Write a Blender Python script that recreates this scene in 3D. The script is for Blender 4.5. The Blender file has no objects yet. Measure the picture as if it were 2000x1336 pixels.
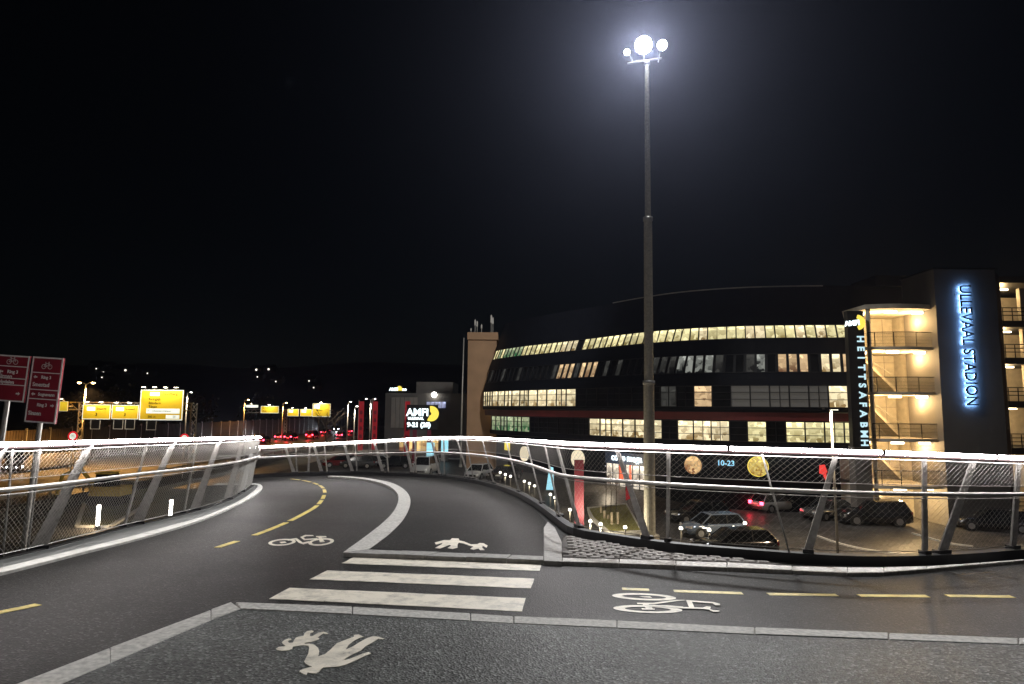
import bpy, bmesh, math, random
from mathutils import Vector, Matrix
from mathutils.geometry import tessellate_polygon
random.seed(7)
R = math.radians
scene = bpy.context.scene
COL = scene.collection

# ------------------------------------------------------------------ camera
F, CU, CV, HOR, ROLL = 1250.0, 1000.0, 668.0, 800.0, 0.5
EYE = Vector((0, 0, 8.15))
HC, SA, SB = 1.6, -0.0455, -0.007          # deck: height under the eye, slope ahead, cross fall
_p, _r = math.atan((HOR - CV) / F), R(ROLL)
FW = Vector((0, math.cos(_p), math.sin(_p)))
_up, _rt = Vector((0, -math.sin(_p), math.cos(_p))), Vector((1, 0, 0))
RT = _rt * math.cos(_r) + _up * math.sin(_r)
UP = _up * math.cos(_r) - _rt * math.sin(_r)
cd = bpy.data.cameras.new('camera')
cam = bpy.data.objects.new('camera', cd)
COL.objects.link(cam)
m = Matrix((RT, UP, -FW)).transposed().to_4x4()
m.translation = EYE
cam.matrix_world = m
cd.sensor_width = 36.0
cd.lens = 36.0 * F / 2000.0
cd.clip_end = 3000
cd.clip_start = 0.05
scene.camera = cam

# ------------------------------------------------------------------ world, moonlight, exposure
world = bpy.data.worlds.new('World')
scene.world = world
world.use_nodes = True
wn = world.node_tree.nodes
sky = wn.new('ShaderNodeTexSky')
sky.sky_type = 'NISHITA'
sky.sun_disc = False
sky.sun_elevation = R(28)
sky.sun_rotation = R(200)
bg = wn['Background']
world.node_tree.links.new(sky.outputs[0], bg.inputs[0])
bg.inputs[1].default_value = 0.0003
sd = bpy.data.lights.new('moon', 'SUN')
sd.energy = 0.004
sd.color = (1.0, 0.95, 0.88)
sd.angle = R(0.5)
moon = bpy.data.objects.new('moon', sd)
moon.rotation_euler = (R(62), 0, R(-20))
COL.objects.link(moon)
scene.view_settings.view_transform = 'Standard'
scene.view_settings.look = 'None'
scene.view_settings.exposure = 0.0
scene.view_settings.gamma = 1.0
scene.view_settings.use_curve_mapping = False
scene.render.engine = 'CYCLES'
cy = scene.cycles
cy.use_denoising = True
cy.max_bounces = 5
cy.diffuse_bounces = 2
cy.glossy_bounces = 2
cy.transmission_bounces = 3
cy.transparent_max_bounces = 6
cy.volume_bounces = 0
cy.caustics_reflective = False
cy.caustics_refractive = False
cy.sample_clamp_indirect = 3.0
cy.use_light_tree = True

HAZE_DENSITY = .00018
FLOOD_P = 60000
# ------------------------------------------------------------------ helpers
def ray(u, v): return FW + RT * ((u - CU) / F) - UP * ((v - CV) / F)
def G(u, v, z=0.0):
    d = ray(u, v); return EYE + d * ((z - EYE.z) / d.z)
def Y(u, v, y):
    d = ray(u, v); return EYE + d * (y / d.y)
def D(u, v, off=0.0):                       # a point on the (tilted) bridge deck
    d = ray(u, v); t = (-HC + off) / (d.z - SA * d.y - SB * d.x); return EYE + d * t
def proj(P):
    q = P - EYE; w = q.dot(FW); return CU + F * q.dot(RT) / w, CV - F * q.dot(UP) / w
def deck_z(x, y): return EYE.z - HC + SA * y + SB * x

class MB:
    def __init__(s): s.v, s.f, s.m, s.cur = [], [], [], 0
    def add(s, vs, fs):
        k = len(s.v); s.v += [Vector(p) for p in vs]
        s.f += [tuple(i + k for i in f) for f in fs]; s.m += [s.cur] * len(fs); return s
    def box(s, c, d, rot=None):
        c = Vector(c); h = [x / 2 for x in d]
        vs = [Vector((x * h[0], y * h[1], z * h[2])) for z in (-1, 1) for y in (-1, 1) for x in (-1, 1)]
        if rot is not None: vs = [rot @ p for p in vs]
        return s.add([p + c for p in vs], [(0, 2, 3, 1), (4, 5, 7, 6), (0, 1, 5, 4), (2, 6, 7, 3), (0, 4, 6, 2), (1, 3, 7, 5)])
    def poly(s, pts, flip=False):
        pts = [Vector(p) for p in pts]
        tr = tessellate_polygon([pts]); out = []
        for t in tr:
            a, b, c = (pts[i] for i in t)
            n = (b - a).cross(c - a)
            t = tuple(t) if n.z >= 0 else tuple(reversed(t))
            out.append(tuple(reversed(t)) if flip else t)
        return s.add(pts, out)
    def prism(s, pts, h):                   # polygon (seen from above) with its skirt of height h going down
        pts = [Vector(p) for p in pts]; s.poly(pts)
        n = len(pts); ar = sum(pts[i].x * pts[(i + 1) % n].y - pts[(i + 1) % n].x * pts[i].y for i in range(n))
        fs = [(i, n + i, n + (i + 1) % n, (i + 1) % n) for i in range(n)]
        if ar < 0: fs = [tuple(reversed(f)) for f in fs]
        return s.add(pts + [p - Vector((0, 0, h)) for p in pts], fs)
    def tube(s, pts, r, n=6, cap=True, r2=None):
        pts = [Vector(p) for p in pts]; vs = []; L = len(pts)
        prev = None
        for i, p in enumerate(pts):
            t = (pts[min(i + 1, L - 1)] - pts[max(i - 1, 0)]).normalized()
            a = Vector((0, 0, 1)) if abs(t.z) < .9 else Vector((1, 0, 0))
            if prev is not None: a = prev
            x = t.cross(a).normalized(); y = x.cross(t).normalized(); prev = y
            rr = r if r2 is None else r + (r2 - r) * i / max(1, L - 1)
            vs += [p + (x * math.cos(2 * math.pi * k / n) + y * math.sin(2 * math.pi * k / n)) * rr for k in range(n)]
        fs = [(i * n + k, (i + 1) * n + k, (i + 1) * n + (k + 1) % n, i * n + (k + 1) % n) for i in range(L - 1) for k in range(n)]
        if cap: fs += [tuple(range(n)), tuple(reversed(range((L - 1) * n, L * n)))]
        return s.add(vs, [tuple(reversed(f)) for f in fs])
    def cyl(s, a, b, r, n=12, r2=None): return s.tube([a, b], r, n, True, r2)
    def ball(s, c, r, n=10, k=6, sc=(1, 1, 1)):
        c = Vector(c); vs = [c + Vector((0, 0, -r * sc[2]))]
        for j in range(1, k):
            a = -math.pi / 2 + math.pi * j / k
            vs += [c + Vector((math.cos(a) * math.cos(2 * math.pi * i / n) * r * sc[0], math.cos(a) * math.sin(2 * math.pi * i / n) * r * sc[1], math.sin(a) * r * sc[2])) for i in range(n)]
        vs.append(c + Vector((0, 0, r * sc[2]))); e = len(vs) - 1
        fs = [(0, 1 + (i + 1) % n, 1 + i) for i in range(n)]
        for j in range(k - 2):
            o = 1 + j * n; fs += [(o + i, o + (i + 1) % n, o + n + (i + 1) % n, o + n + i) for i in range(n)]
        o = 1 + (k - 2) * n; fs += [(e, o + i, o + (i + 1) % n) for i in range(n)]
        return s.add(vs, fs)
    def lathe(s, c, prof, n=14):
        c = Vector(c); vs = []
        for r, z in prof: vs += [c + Vector((r * math.cos(2 * math.pi * k / n), r * math.sin(2 * math.pi * k / n), z)) for k in range(n)]
        L = len(prof)
        fs = [(i * n + k, i * n + (k + 1) % n, (i + 1) * n + (k + 1) % n, (i + 1) * n + k) for i in range(L - 1) for k in range(n)]
        fs += [tuple(reversed(range(n))), tuple(range((L - 1) * n, L * n))]
        return s.add(vs, fs)
    def loft(s, rings, cap=True, closed=True):
        n = len(rings[0]); vs = [p for r in rings for p in r]; L = len(rings)
        e = n if closed else n - 1
        fs = [(i * n + k, i * n + (k + 1) % n, (i + 1) * n + (k + 1) % n, (i + 1) * n + k) for i in range(L - 1) for k in range(e)]
        if cap: fs += [tuple(reversed(range(n))), tuple(range((L - 1) * n, L * n))]
        return s.add(vs, fs)
    def mesh(s, name, mats, origin=None, smooth=False, fix=False):
        o = Vector(origin) if origin is not None else Vector()
        me = bpy.data.meshes.new(name); me.from_pydata([tuple(p - o) for p in s.v], [], s.f)
        for mt in (mats if isinstance(mats, (list, tuple)) else [mats]): me.materials.append(mt)
        for p, mi in zip(me.polygons, s.m): p.material_index = mi; p.use_smooth = smooth
        if fix:
            b = bmesh.new(); b.from_mesh(me); bmesh.ops.recalc_face_normals(b, faces=b.faces); b.to_mesh(me); b.free()
        return me
    def build(s, name, mats, parent=None, smooth=False, fix=False):
        org = parent_origin(parent)
        o = bpy.data.objects.new(name, s.mesh(name, mats, org, smooth, fix)); COL.objects.link(o)
        if parent is not None: o.parent = parent
        return o

def parent_origin(p):
    t = Vector()
    while p is not None: t += p.location; p = p.parent
    return t
def tag(o, label=None, cat=None, group=None, kind=None):
    for k, v in (('label', label), ('category', cat), ('group', group), ('kind', kind)):
        if v: o[k] = v
    return o
def thing(name, label, cat, loc=(0, 0, 0), group=None):
    o = bpy.data.objects.new(name, None); COL.objects.link(o); o.location = loc
    o.empty_display_size = .2
    return tag(o, label, cat, group)
def place(name, me, parent, loc=(0, 0, 0)):
    o = bpy.data.objects.new(name, me); COL.objects.link(o)
    if parent is not None: o.parent = parent
    o.location = loc; return o
def kids(o): return [c for c in bpy.data.objects if c.parent == o]
def copy_tree(o, parent=None, _k=None):
    c = o.copy(); COL.objects.link(c)
    if parent is not None: c.parent = parent
    for ch in list(o.children): copy_tree(ch, c)
    return c
def lamp(name, kind, loc, power, color, parent=None, radius=.1, **kw):
    d = bpy.data.lights.new(name, kind); d.energy = power; d.color = color; d.shadow_soft_size = radius
    for k, v in kw.items(): setattr(d, k, v)
    o = bpy.data.objects.new(name, d); COL.objects.link(o)
    if parent is not None: o.parent = parent; o.location = Vector(loc) - parent_origin(parent)
    else: o.location = loc
    return o
def aim(o, target, loc):
    o.rotation_euler = (Vector(target) - Vector(loc)).to_track_quat('-Z', 'Y').to_euler()

def text_mesh(txt, size, depth=0.0, offset=0.0, align='CENTER', width=1.0, spacing=1.0):
    c = bpy.data.curves.new('txt', 'FONT'); c.body = txt; c.size = size; c.extrude = depth; c.offset = offset
    c.align_x = align; c.align_y = 'CENTER'; c.resolution_u = 3; c.space_character = spacing
    o = bpy.data.objects.new('txt', c); COL.objects.link(o)
    dg = bpy.context.evaluated_depsgraph_get(); dg.update()
    me = bpy.data.meshes.new_from_object(o.evaluated_get(dg))
    bpy.data.objects.remove(o); bpy.data.curves.remove(c)
    if width != 1.0:
        for v in me.vertices: v.co.x *= width
    return me
def put_text(name, txt, size, mat, parent, frame, depth=.01, offset=0.0, align='CENTER', width=1.0, spacing=1.0):
    me = text_mesh(txt, size, depth, offset, align, width, spacing); me.materials.clear(); me.materials.append(mat); me.name = name
    fr = frame.copy(); fr.translation = fr.translation - parent_origin(parent)
    me.transform(fr)
    o = bpy.data.objects.new(name, me); COL.objects.link(o)
    if parent is not None: o.parent = parent
    return o
def frame_at(origin, xdir, ydir):            # text frame: local x along xdir, local y along ydir
    x = Vector(xdir).normalized(); y = Vector(ydir); y = (y - x * y.dot(x)).normalized(); z = x.cross(y)
    f = Matrix((x, y, z)).transposed().to_4x4(); f.translation = Vector(origin); return f

# ------------------------------------------------------------------ materials
def nmat(name): 
    mt = bpy.data.materials.new(name); mt.use_nodes = True; return mt
def mat(name, col, rough=.6, metal=0.0, var=.15, scale=6.0, bump=0.0, spec=.5):
    mt = nmat(name); t = mt.node_tree; b = t.nodes['Principled BSDF']
    b.inputs['Roughness'].default_value = rough; b.inputs['Metallic'].default_value = metal
    b.inputs['Specular IOR Level'].default_value = spec
    tc = t.nodes.new('ShaderNodeTexCoord'); n = t.nodes.new('ShaderNodeTexNoise')
    n.inputs['Scale'].default_value = scale; n.inputs['Detail'].default_value = 5
    t.links.new(tc.outputs['Object'], n.inputs['Vector'])
    r = t.nodes.new('ShaderNodeValToRGB')
    r.color_ramp.elements[0].position = .3; r.color_ramp.elements[1].position = .7
    r.color_ramp.elements[0].color = (*[c * (1 - var) for c in col], 1)
    r.color_ramp.elements[1].color = (*[min(1, c * (1 + var)) for c in col], 1)
    t.links.new(n.outputs['Fac'], r.inputs[0]); t.links.new(r.outputs[0], b.inputs['Base Color'])
    if bump:
        bp = t.nodes.new('ShaderNodeBump'); bp.inputs['Strength'].default_value = bump; bp.inputs['Distance'].default_value = .02
        t.links.new(n.outputs['Fac'], bp.inputs['Height']); t.links.new(bp.outputs[0], b.inputs['Normal'])
    return mt
def emit(name, col, strength=1.0, sample=False, base=(.02, .02, .02)):
    mt = nmat(name); b = mt.node_tree.nodes['Principled BSDF']
    b.inputs['Base Color'].default_value = (*base, 1); b.inputs['Roughness'].default_value = .5
    b.inputs['Emission Color'].default_value = (*col, 1); b.inputs['Emission Strength'].default_value = strength
    mt.cycles.emission_sampling = 'AUTO' if sample else 'NONE'
    return mt
def asphalt(name, col, speck, sc, big=.35, bump=.5, spec=.05):
    mt = nmat(name); t = mt.node_tree; N, Lk = t.nodes, t.links; b = N['Principled BSDF']
    b.inputs['Roughness'].default_value = .45; b.inputs['Specular IOR Level'].default_value = spec
    tc = N.new('ShaderNodeTexCoord')
    vo = N.new('ShaderNodeTexVoronoi'); vo.inputs['Scale'].default_value = sc
    Lk.new(tc.outputs['Object'], vo.inputs['Vector'])
    sep = N.new('ShaderNodeSeparateColor'); Lk.new(vo.outputs['Color'], sep.inputs[0])
    rp = N.new('ShaderNodeValToRGB'); e = rp.color_ramp.elements
    e[0].position = .0; e[0].color = (*[c * .4 for c in col], 1)
    e[1].position = .6; e[1].color = (*col, 1)
    x = rp.color_ramp.elements.new(.86); x.color = (*[c * 1.35 for c in col], 1)
    x = rp.color_ramp.elements.new(.97); x.color = (*speck, 1)
    Lk.new(sep.outputs[0], rp.inputs[0])
    n2 = N.new('ShaderNodeTexNoise'); n2.inputs['Scale'].default_value = .55; n2.inputs['Detail'].default_value = 6; n2.inputs['Roughness'].default_value = .6
    Lk.new(tc.outputs['Object'], n2.inputs['Vector'])
    mr = N.new('ShaderNodeMapRange'); mr.inputs[1].default_value = .3; mr.inputs[2].default_value = .7
    mr.inputs[3].default_value = 1 - big; mr.inputs[4].default_value = 1 + big
    Lk.new(n2.outputs['Fac'], mr.inputs[0])
    mx = N.new('ShaderNodeMix'); mx.data_type = 'RGBA'; mx.blend_type = 'MULTIPLY'; mx.inputs[0].default_value = 1
    Lk.new(rp.outputs[0], mx.inputs[6]); Lk.new(mr.outputs[0], mx.inputs[7]); Lk.new(mx.outputs[2], b.inputs['Base Color'])
    bp = N.new('ShaderNodeBump'); bp.inputs['Strength'].default_value = bump; bp.inputs['Distance'].default_value = .006
    Lk.new(vo.outputs['Distance'], bp.inputs['Height']); Lk.new(bp.outputs[0], b.inputs['Normal'])
    return mt
def paint(name, col, wear=.25):
    mt = nmat(name); t = mt.node_tree; N, Lk = t.nodes, t.links; b = N['Principled BSDF']
    b.inputs['Roughness'].default_value = .55
    tc = N.new('ShaderNodeTexCoord'); n = N.new('ShaderNodeTexNoise'); n.inputs['Scale'].default_value = 5; n.inputs['Detail'].default_value = 9; n.inputs['Roughness'].default_value = .72
    Lk.new(tc.outputs['Object'], n.inputs['Vector'])
    r = N.new('ShaderNodeValToRGB'); e = r.color_ramp.elements
    e[0].position = .30; e[0].color = (.06, .058, .055, 1); e[1].position = .54; e[1].color = (*col, 1); x = e.new(.345); x.color = (*[c * (1 - wear * 1.7) for c in col], 1)
    Lk.new(n.outputs['Fac'], r.inputs[0]); Lk.new(r.outputs[0], b.inputs['Base Color'])
    return mt
def litpane(name, top, low, strength, blotch=.5, sc=2.2):
    # a lit room seen through the glass: bright ceiling and walls, darker furniture in the lower half
    mt = nmat(name); t = mt.node_tree; N, Lk = t.nodes, t.links; b = N['Principled BSDF']
    b.inputs['Base Color'].default_value = (.02, .02, .02, 1); b.inputs['Roughness'].default_value = .25
    tc = N.new('ShaderNodeTexCoord'); oi = N.new('ShaderNodeObjectInfo')
    ge = N.new('ShaderNodeNewGeometry')
    sx = N.new('ShaderNodeSeparateXYZ'); Lk.new(tc.outputs['Generated'], sx.inputs[0])
    vo = N.new('ShaderNodeTexVoronoi'); vo.distance = 'CHEBYCHEV'; vo.inputs['Scale'].default_value = sc
    Lk.new(ge.outputs['Position'], vo.inputs['Vector'])
    sc_ = N.new('ShaderNodeSeparateColor'); Lk.new(vo.outputs['Color'], sc_.inputs[0])
    # furniture mask = random cell value * (1 - height)
    a = N.new('ShaderNodeMath'); a.operation = 'MULTIPLY_ADD'; a.inputs[1].default_value = -.9; a.inputs[2].default_value = 1.0
    Lk.new(sx.outputs[2], a.inputs[0])
    c = N.new('ShaderNodeMath'); c.operation = 'MULTIPLY'; Lk.new(a.outputs[0], c.inputs[0]); Lk.new(sc_.outputs[0], c.inputs[1])
    d = N.new('ShaderNodeMath'); d.operation = 'MULTIPLY'; d.inputs[1].default_value = blotch * 1.8; d.use_clamp = True; Lk.new(c.outputs[0], d.inputs[0])
    mx = N.new('ShaderNodeMix'); mx.data_type = 'RGBA'; mx.inputs[6].default_value = (*top, 1); mx.inputs[7].default_value = (*low, 1)
    Lk.new(d.outputs[0], mx.inputs[0])
    Lk.new(mx.outputs[2], b.inputs['Emission Color'])
    f = N.new('ShaderNodeMath'); f.operation = 'MULTIPLY_ADD'; f.inputs[1].default_value = strength * .5; f.inputs[2].default_value = strength * .65
    Lk.new(oi.outputs['Random'], f.inputs[0])
    # lamps and pale blinds near the ceiling of some rooms
    g1 = N.new('ShaderNodeMath'); g1.operation = 'GREATER_THAN'; g1.inputs[1].default_value = .74; Lk.new(sx.outputs[2], g1.inputs[0])
    g2 = N.new('ShaderNodeMath'); g2.operation = 'GREATER_THAN'; g2.inputs[1].default_value = .55; Lk.new(sc_.outputs[1], g2.inputs[0])
    g3 = N.new('ShaderNodeMath'); g3.operation = 'MULTIPLY'; Lk.new(g1.outputs[0], g3.inputs[0]); Lk.new(g2.outputs[0], g3.inputs[1])
    g4 = N.new('ShaderNodeMath'); g4.operation = 'MULTIPLY_ADD'; g4.inputs[1].default_value = .7; g4.inputs[2].default_value = .92; Lk.new(g3.outputs[0], g4.inputs[0])
    g5 = N.new('ShaderNodeMath'); g5.operation = 'MULTIPLY'; Lk.new(f.outputs[0], g5.inputs[0]); Lk.new(g4.outputs[0], g5.inputs[1])
    Lk.new(g5.outputs[0], b.inputs['Emission Strength'])
    mt.cycles.emission_sampling = 'NONE'
    return mt

M = {}
M['deck'] = asphalt('deck_asphalt', (.0195, .0188, .0177), (.07, .07, .067), 62, .62, .5, .05)
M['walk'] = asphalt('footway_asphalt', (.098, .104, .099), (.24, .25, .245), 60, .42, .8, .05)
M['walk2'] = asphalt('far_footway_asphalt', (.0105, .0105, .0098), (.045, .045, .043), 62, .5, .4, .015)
M['lot'] = asphalt('lot_asphalt', (.060, .056, .052), (.1, .1, .1), 8, .35, .2)
M['ground'] = mat('dark_ground', (.075, .068, .05), .9, 0, .4, .8)
M['road'] = asphalt('road_asphalt', (.055, .053, .05), (.1, .1, .1), 6, .3, .2)
M['white_paint'] = paint('white_road_paint', (.82, .76, .63), .26)
M['yellow_paint'] = paint('yellow_road_paint', (.70, .56, .12), .3)
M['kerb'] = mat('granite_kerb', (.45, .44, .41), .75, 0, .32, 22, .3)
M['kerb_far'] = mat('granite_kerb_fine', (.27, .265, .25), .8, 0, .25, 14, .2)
M['cobble'] = mat('cobble_granite', (.19, .18, .165), .8, 0, .3, 30, .3)
M['mortar'] = mat('sand_joint', (.07, .065, .06), .95, 0, .3, 30)
M['strip'] = mat('edge_strip_stone', (.52, .52, .49), .75, 0, .2, 9, .15)
M['gutter'] = mat('grey_coated_steel', (.13, .135, .13), .55, .0, .15, 3)
M['beam'] = mat('black_steel', (.012, .012, .013), .45, .3, .2, 4)
M['galv'] = mat('galvanised_steel', (.37, .36, .34), .48, .35, .22, 14)
M['stainless'] = mat('stainless_steel', (.40, .39, .37), .38, .7, .08, 8)
M['wire_lit'] = mat('lit_wire_rope', (.48, .46, .42), .5, .1, .05, 8)  # same rope in a paler colour, standing in for light on the left mesh
M['rail_dark'] = mat('dark_maroon_rail', (.035, .018, .02), .6, .1, .1, 4)
M['wire'] = mat('wire_rope', (.30, .29, .27), .45, .4, .05, 8)
M['led'] = emit('handrail_led', (1.0, .93, .92), 64.0, True, (.5, .5, .5))
M['facade'] = mat('black_facade_metal', (.006, .007, .010), .55, .1, .2, 1.5, 0, .12)
M['frame'] = mat('dark_window_frame', (.012, .012, .013), .5, .2, .1, 3)
M['redband'] = mat('dark_red_band', (.13, .014, .014), .6, 0, .2, 1)
M['dark_glass'] = mat('dark_glass', (.010, .011, .012), .45, 0, .5, .8, 0, .04)
M['blind'] = emit('grey_blind', (.05, .046, .04), 1.0, False, (.05, .05, .05))
M['salmon'] = mat('salmon_concrete', (.37, .225, .125), .85, 0, .12, .6, .1)
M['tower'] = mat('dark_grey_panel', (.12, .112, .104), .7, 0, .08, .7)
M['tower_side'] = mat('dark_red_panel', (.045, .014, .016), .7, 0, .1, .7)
M['concrete'] = mat('raw_concrete', (.46, .42, .35), .85, 0, .14, 2.2, .12)
M['black'] = mat('black_paint', (.01, .01, .01), .5, .1, .2, 4)
M['mast'] = mat('weathered_mast_steel', (.46, .44, .37), .6, .2, .22, 7)
M['grey_pole'] = mat('grey_pole_steel', (.42, .40, .36), .5, .4, .1, 4)
M['chip_cream'] = litpane('lit_office_cream', (1.0, .90, .48), (.30, .23, .08), 1.15, .68, 3.0)
M['chip_bright'] = litpane('lit_office_bright', (1.0, .86, .54), (.26, .17, .065), 1.2, .75, 2.6)
M['chip_warm'] = litpane('lit_office_warm', (1.0, .70, .38), (.24, .11, .05), .85, .65, 3)
M['chip_green'] = litpane('lit_office_green', (.75, .82, .50), (.05, .25, .09), .6, .8, 2.5)
M['chip_dim'] = litpane('dim_office', (.10, .10, .09), (.01, .01, .01), .5, .9, 2.0)
M['chip_room'] = litpane('half_lit_office', (.75, .78, .70), (.01, .012, .012), .36, 1.0, 2.6)
M['warm_lamp'] = emit('warm_ceiling_lamp', (1.0, .80, .52), 9.0)
M['white_sign'] = emit('white_sign_light', (.82, .97, 1.0), 2.6)
M['white_sign2'] = emit('soft_white_sign_light', (.62, .90, 1.0), .95)
M['yellow_sign'] = emit('yellow_sign_light', (1.0, .80, .10), 1.1)
M['sign_black'] = mat('sign_black_face', (.004, .004, .005), .5, 0, .1, 3)
M['cyan_sign'] = emit('cyan_screen', (.38, .85, 1.0), 1.1)
M['halo'] = emit('blue_halo_light', (.20, .45, 1.0), 55.0, True)
M['bluetxt'] = emit('blue_white_letter', (.35, .75, 1.0), 1.2)
M['sodium'] = emit('sodium_lamp', (1.0, .62, .22), 30.0)
M['whitelamp'] = emit('white_lamp', (1.0, .95, .85), 14.0)
M['globe'] = emit('bollard_globe', (1.0, .94, .80), 4.0)
M['flood'] = emit('floodlight_lens', (1.0, 1.0, 1.0), 120.0)
M['headlight'] = emit('headlight_on', (.85, .92, 1.0), 40.0)
M['tail_on'] = emit('tail_lamp_on', (1.0, .04, .08), 16.0)
M['tail_off'] = mat('tail_lamp_off', (.18, .008, .01), .25)
M['lens_off'] = mat('clear_lamp_lens', (.5, .5, .5), .15, .3)
M['sign_red'] = mat('maroon_sign_sheet', (.26, .018, .032), .4, 0, .12, 2)
M['sign_white'] = mat('white_sign_sheet', (.75, .72, .68), .5, 0, .05, 4)
M['ysign'] = emit('yellow_road_sign_glow', (1.0, .62, .02), .22, False, (.85, .55, .02))  # faint glow added to boards that are lit from outside
M['ysign2'] = emit('yellow_road_sign_far_glow', (1.0, .70, .04), .3, False, (.85, .60, .02))  # far boards: added glow in place of some of the lamplight
M['wsign'] = emit('white_road_sign_glow', (.9, .95, .8), .9, False, (.7, .7, .7))  # glow stands in for light on white panels, borders and sign faces
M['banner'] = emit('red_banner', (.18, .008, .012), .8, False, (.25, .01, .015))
M['banner_dull'] = mat('dull_red_pillar', (.17, .015, .03), .6, 0, .15, 2)
M['barrier'] = mat('timber_noise_barrier', (.04, .027, .016), .85, 0, .3, 1.2)
M['tyre'] = mat('tyre_rubber', (.012, .012, .012), .85)
M['rim'] = mat('alloy_rim', (.5, .5, .5), .3, .8)
M['glass_car'] = mat('car_glass', (.008, .009, .010), .06, 0, .1, 2, 0, .8)
M['plate'] = mat('number_plate', (.65, .65, .62), .5)
M['trim'] = mat('black_trim', (.012, .012, .012), .6)
for n_, c_ in (('car_black', (.018, .018, .02)), ('car_navy', (.13, .16, .21)), ('car_silver', (.34, .34, .33)), ('car_white', (.62, .62, .6)), ('car_red', (.22, .012, .014)), ('car_grey', (.09, .09, .09))):
    M[n_] = mat(n_, c_, .14, .25, .03, 2, 0, .8)
M['grass'] = mat('clipped_grass', (.20, .19, .05), .95, 0, .45, 9, .4)
M['verge'] = mat('verge_grass', (.10, .095, .03), .95, 0, .5, 1.2, .4)
M['bark'] = mat('tree_bark', (.06, .045, .035), .9, 0, .3, 9)
M['leaf'] = mat('dark_foliage', (.03, .035, .02), .8, 0, .5, 3)
M['pale_wood'] = mat('pale_post', (.45, .38, .27), .8, 0, .2, 9)
M['hill'] = mat('dark_hillside', (.018, .019, .016), .95, 0, .5, .05)
M['houselight'] = emit('house_window_light', (1.0, .93, .78), 2.2)
M['house'] = mat('house_wall', (.10, .09, .08), .8)
M['amfi_grey'] = mat('light_grey_cladding', (.30, .28, .25), .7, 0, .1, 1.5)
M['shop'] = litpane('shop_front', (1.0, .72, .28), (.35, .12, .06), 1.1, .9, 1.3)
M['bluewin'] = litpane('bluish_lit_window', (.62, .66, .95), (.15, .16, .3), .8, .7, 1.6)
M['entry'] = litpane('shop_entrance', (1.0, .88, .70), (.12, .08, .06), 1.4, .8, 2.2)
M['poster'] = emit('orange_red_poster', (1.0, .14, .05), 1.1)
M['pizza'] = litpane('pizza_sign', (1.0, .78, .22), (.45, .22, .03), .95, .9, 5.0)
M['burger'] = litpane('wood_sign', (1.0, .66, .30), (.30, .10, .03), .9, .9, 4.0)
M['disc'] = emit('cream_disc', (1.0, .86, .60), .95)
M['redsign'] = emit('red_neon', (1.0, .06, .05), .9)
M['deep_blue'] = mat('deep_blue_fascia', (.02, .035, .08), .5)

exec_parts = []

# ================================================================== SETTING: ground and bridge deck
def interp(poly, n):                         # resample a polyline (Vectors) evenly into n points
    L = [0.0]
    for a, b in zip(poly, poly[1:]): L.append(L[-1] + (b - a).length)
    out = []
    for i in range(n):
        s = L[-1] * i / (n - 1); j = 0
        while j < len(L) - 2 and L[j + 1] < s: j += 1
        t = (s - L[j]) / max(1e-9, L[j + 1] - L[j]); out.append(poly[j].lerp(poly[j + 1], t))
    return out
def smooth(poly, it=2):
    for _ in range(it):
        q = [poly[0]]
        for a, b in zip(poly, poly[1:]): q += [a.lerp(b, .25), a.lerp(b, .75)]
        q.append(poly[-1]); poly = q
    return poly

ground = MB()
ground.add([(-450, -80, -.06), (450, -80, -.06), (450, 440, -.06), (-450, 440, -.06)], [(0, 1, 2, 3)])
tag(ground.build('ground', M['ground']), kind='structure')
lot = MB(); lot.poly([(-30, 22, 0), (60, 22, 0), (60, 62, 0), (-30, 62, 0)])
tag(lot.build('parking_lot', M['lot']), kind='structure')
plaza = MB()
NX, NY = 12, 14
def plaza_z(x, y):
    t = max(0, min(1, (y - 48) / 14))
    s = max(0, min(1, (17.5 - x) / 6)); s = s * s * (3 - 2 * s)
    return .012 + 1.05 * t * s
vs = [(-26 + 50 * i / NX, 46 + 64 * j / NY, plaza_z(-26 + 50 * i / NX, 46 + 64 * j / NY)) for j in range(NY + 1) for i in range(NX + 1)]
plaza.add(vs, [(j * (NX + 1) + i, j * (NX + 1) + i + 1, (j + 1) * (NX + 1) + i + 1, (j + 1) * (NX + 1) + i) for j in range(NY) for i in range(NX)])
tag(plaza.build('plaza', M['lot'], smooth=True), kind='structure')
rd = MB(); rd.prism([(-57, 10, .9), (-36, 10, .9), (-36, 430, .9), (-57, 430, .9)], 1.2)
tag(rd.build('ring_road', M['road']), kind='structure')

# --- edges of the deck, read on the deck plane
EL_px = [(0, 1125), (81, 1104.6), (162, 1083), (243, 1063), (324, 1041), (405, 1015.5), (459, 991), (499.5, 969.6), (514, 955), (510, 948), (502, 946)]
EM_px = [(0, 1115), (81, 1095), (162, 1075), (243, 1055), (324, 1033), (405, 1010), (459, 986), (492, 965), (504, 953), (503, 949.5), (500, 948)]
EG_px = [(0, 1096), (81, 1077.6), (162, 1056), (243, 1034), (324, 1015.5), (405, 995), (459, 975), (486, 957), (495, 950), (496, 949), (494, 948)]
ER_px = [(505, 933), (560, 930.5), (620, 929), (700, 928), (780, 930), (850, 934), (910, 941), (960, 952), (1005, 968), (1040, 988), (1066, 1008), (1085, 1024), (1103, 1039), (1118, 1047), (1144, 1053), (1210, 1064), (1320, 1081), (1428, 1090), (1600, 1104), (1726, 1107), (1852, 1104), (2000, 1092)]
EL = [D(*p) for p in EL_px]; EMI = [D(*p) for p in EM_px]; EG = [D(*p) for p in EG_px]; ER = [D(*p) for p in ER_px]
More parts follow.
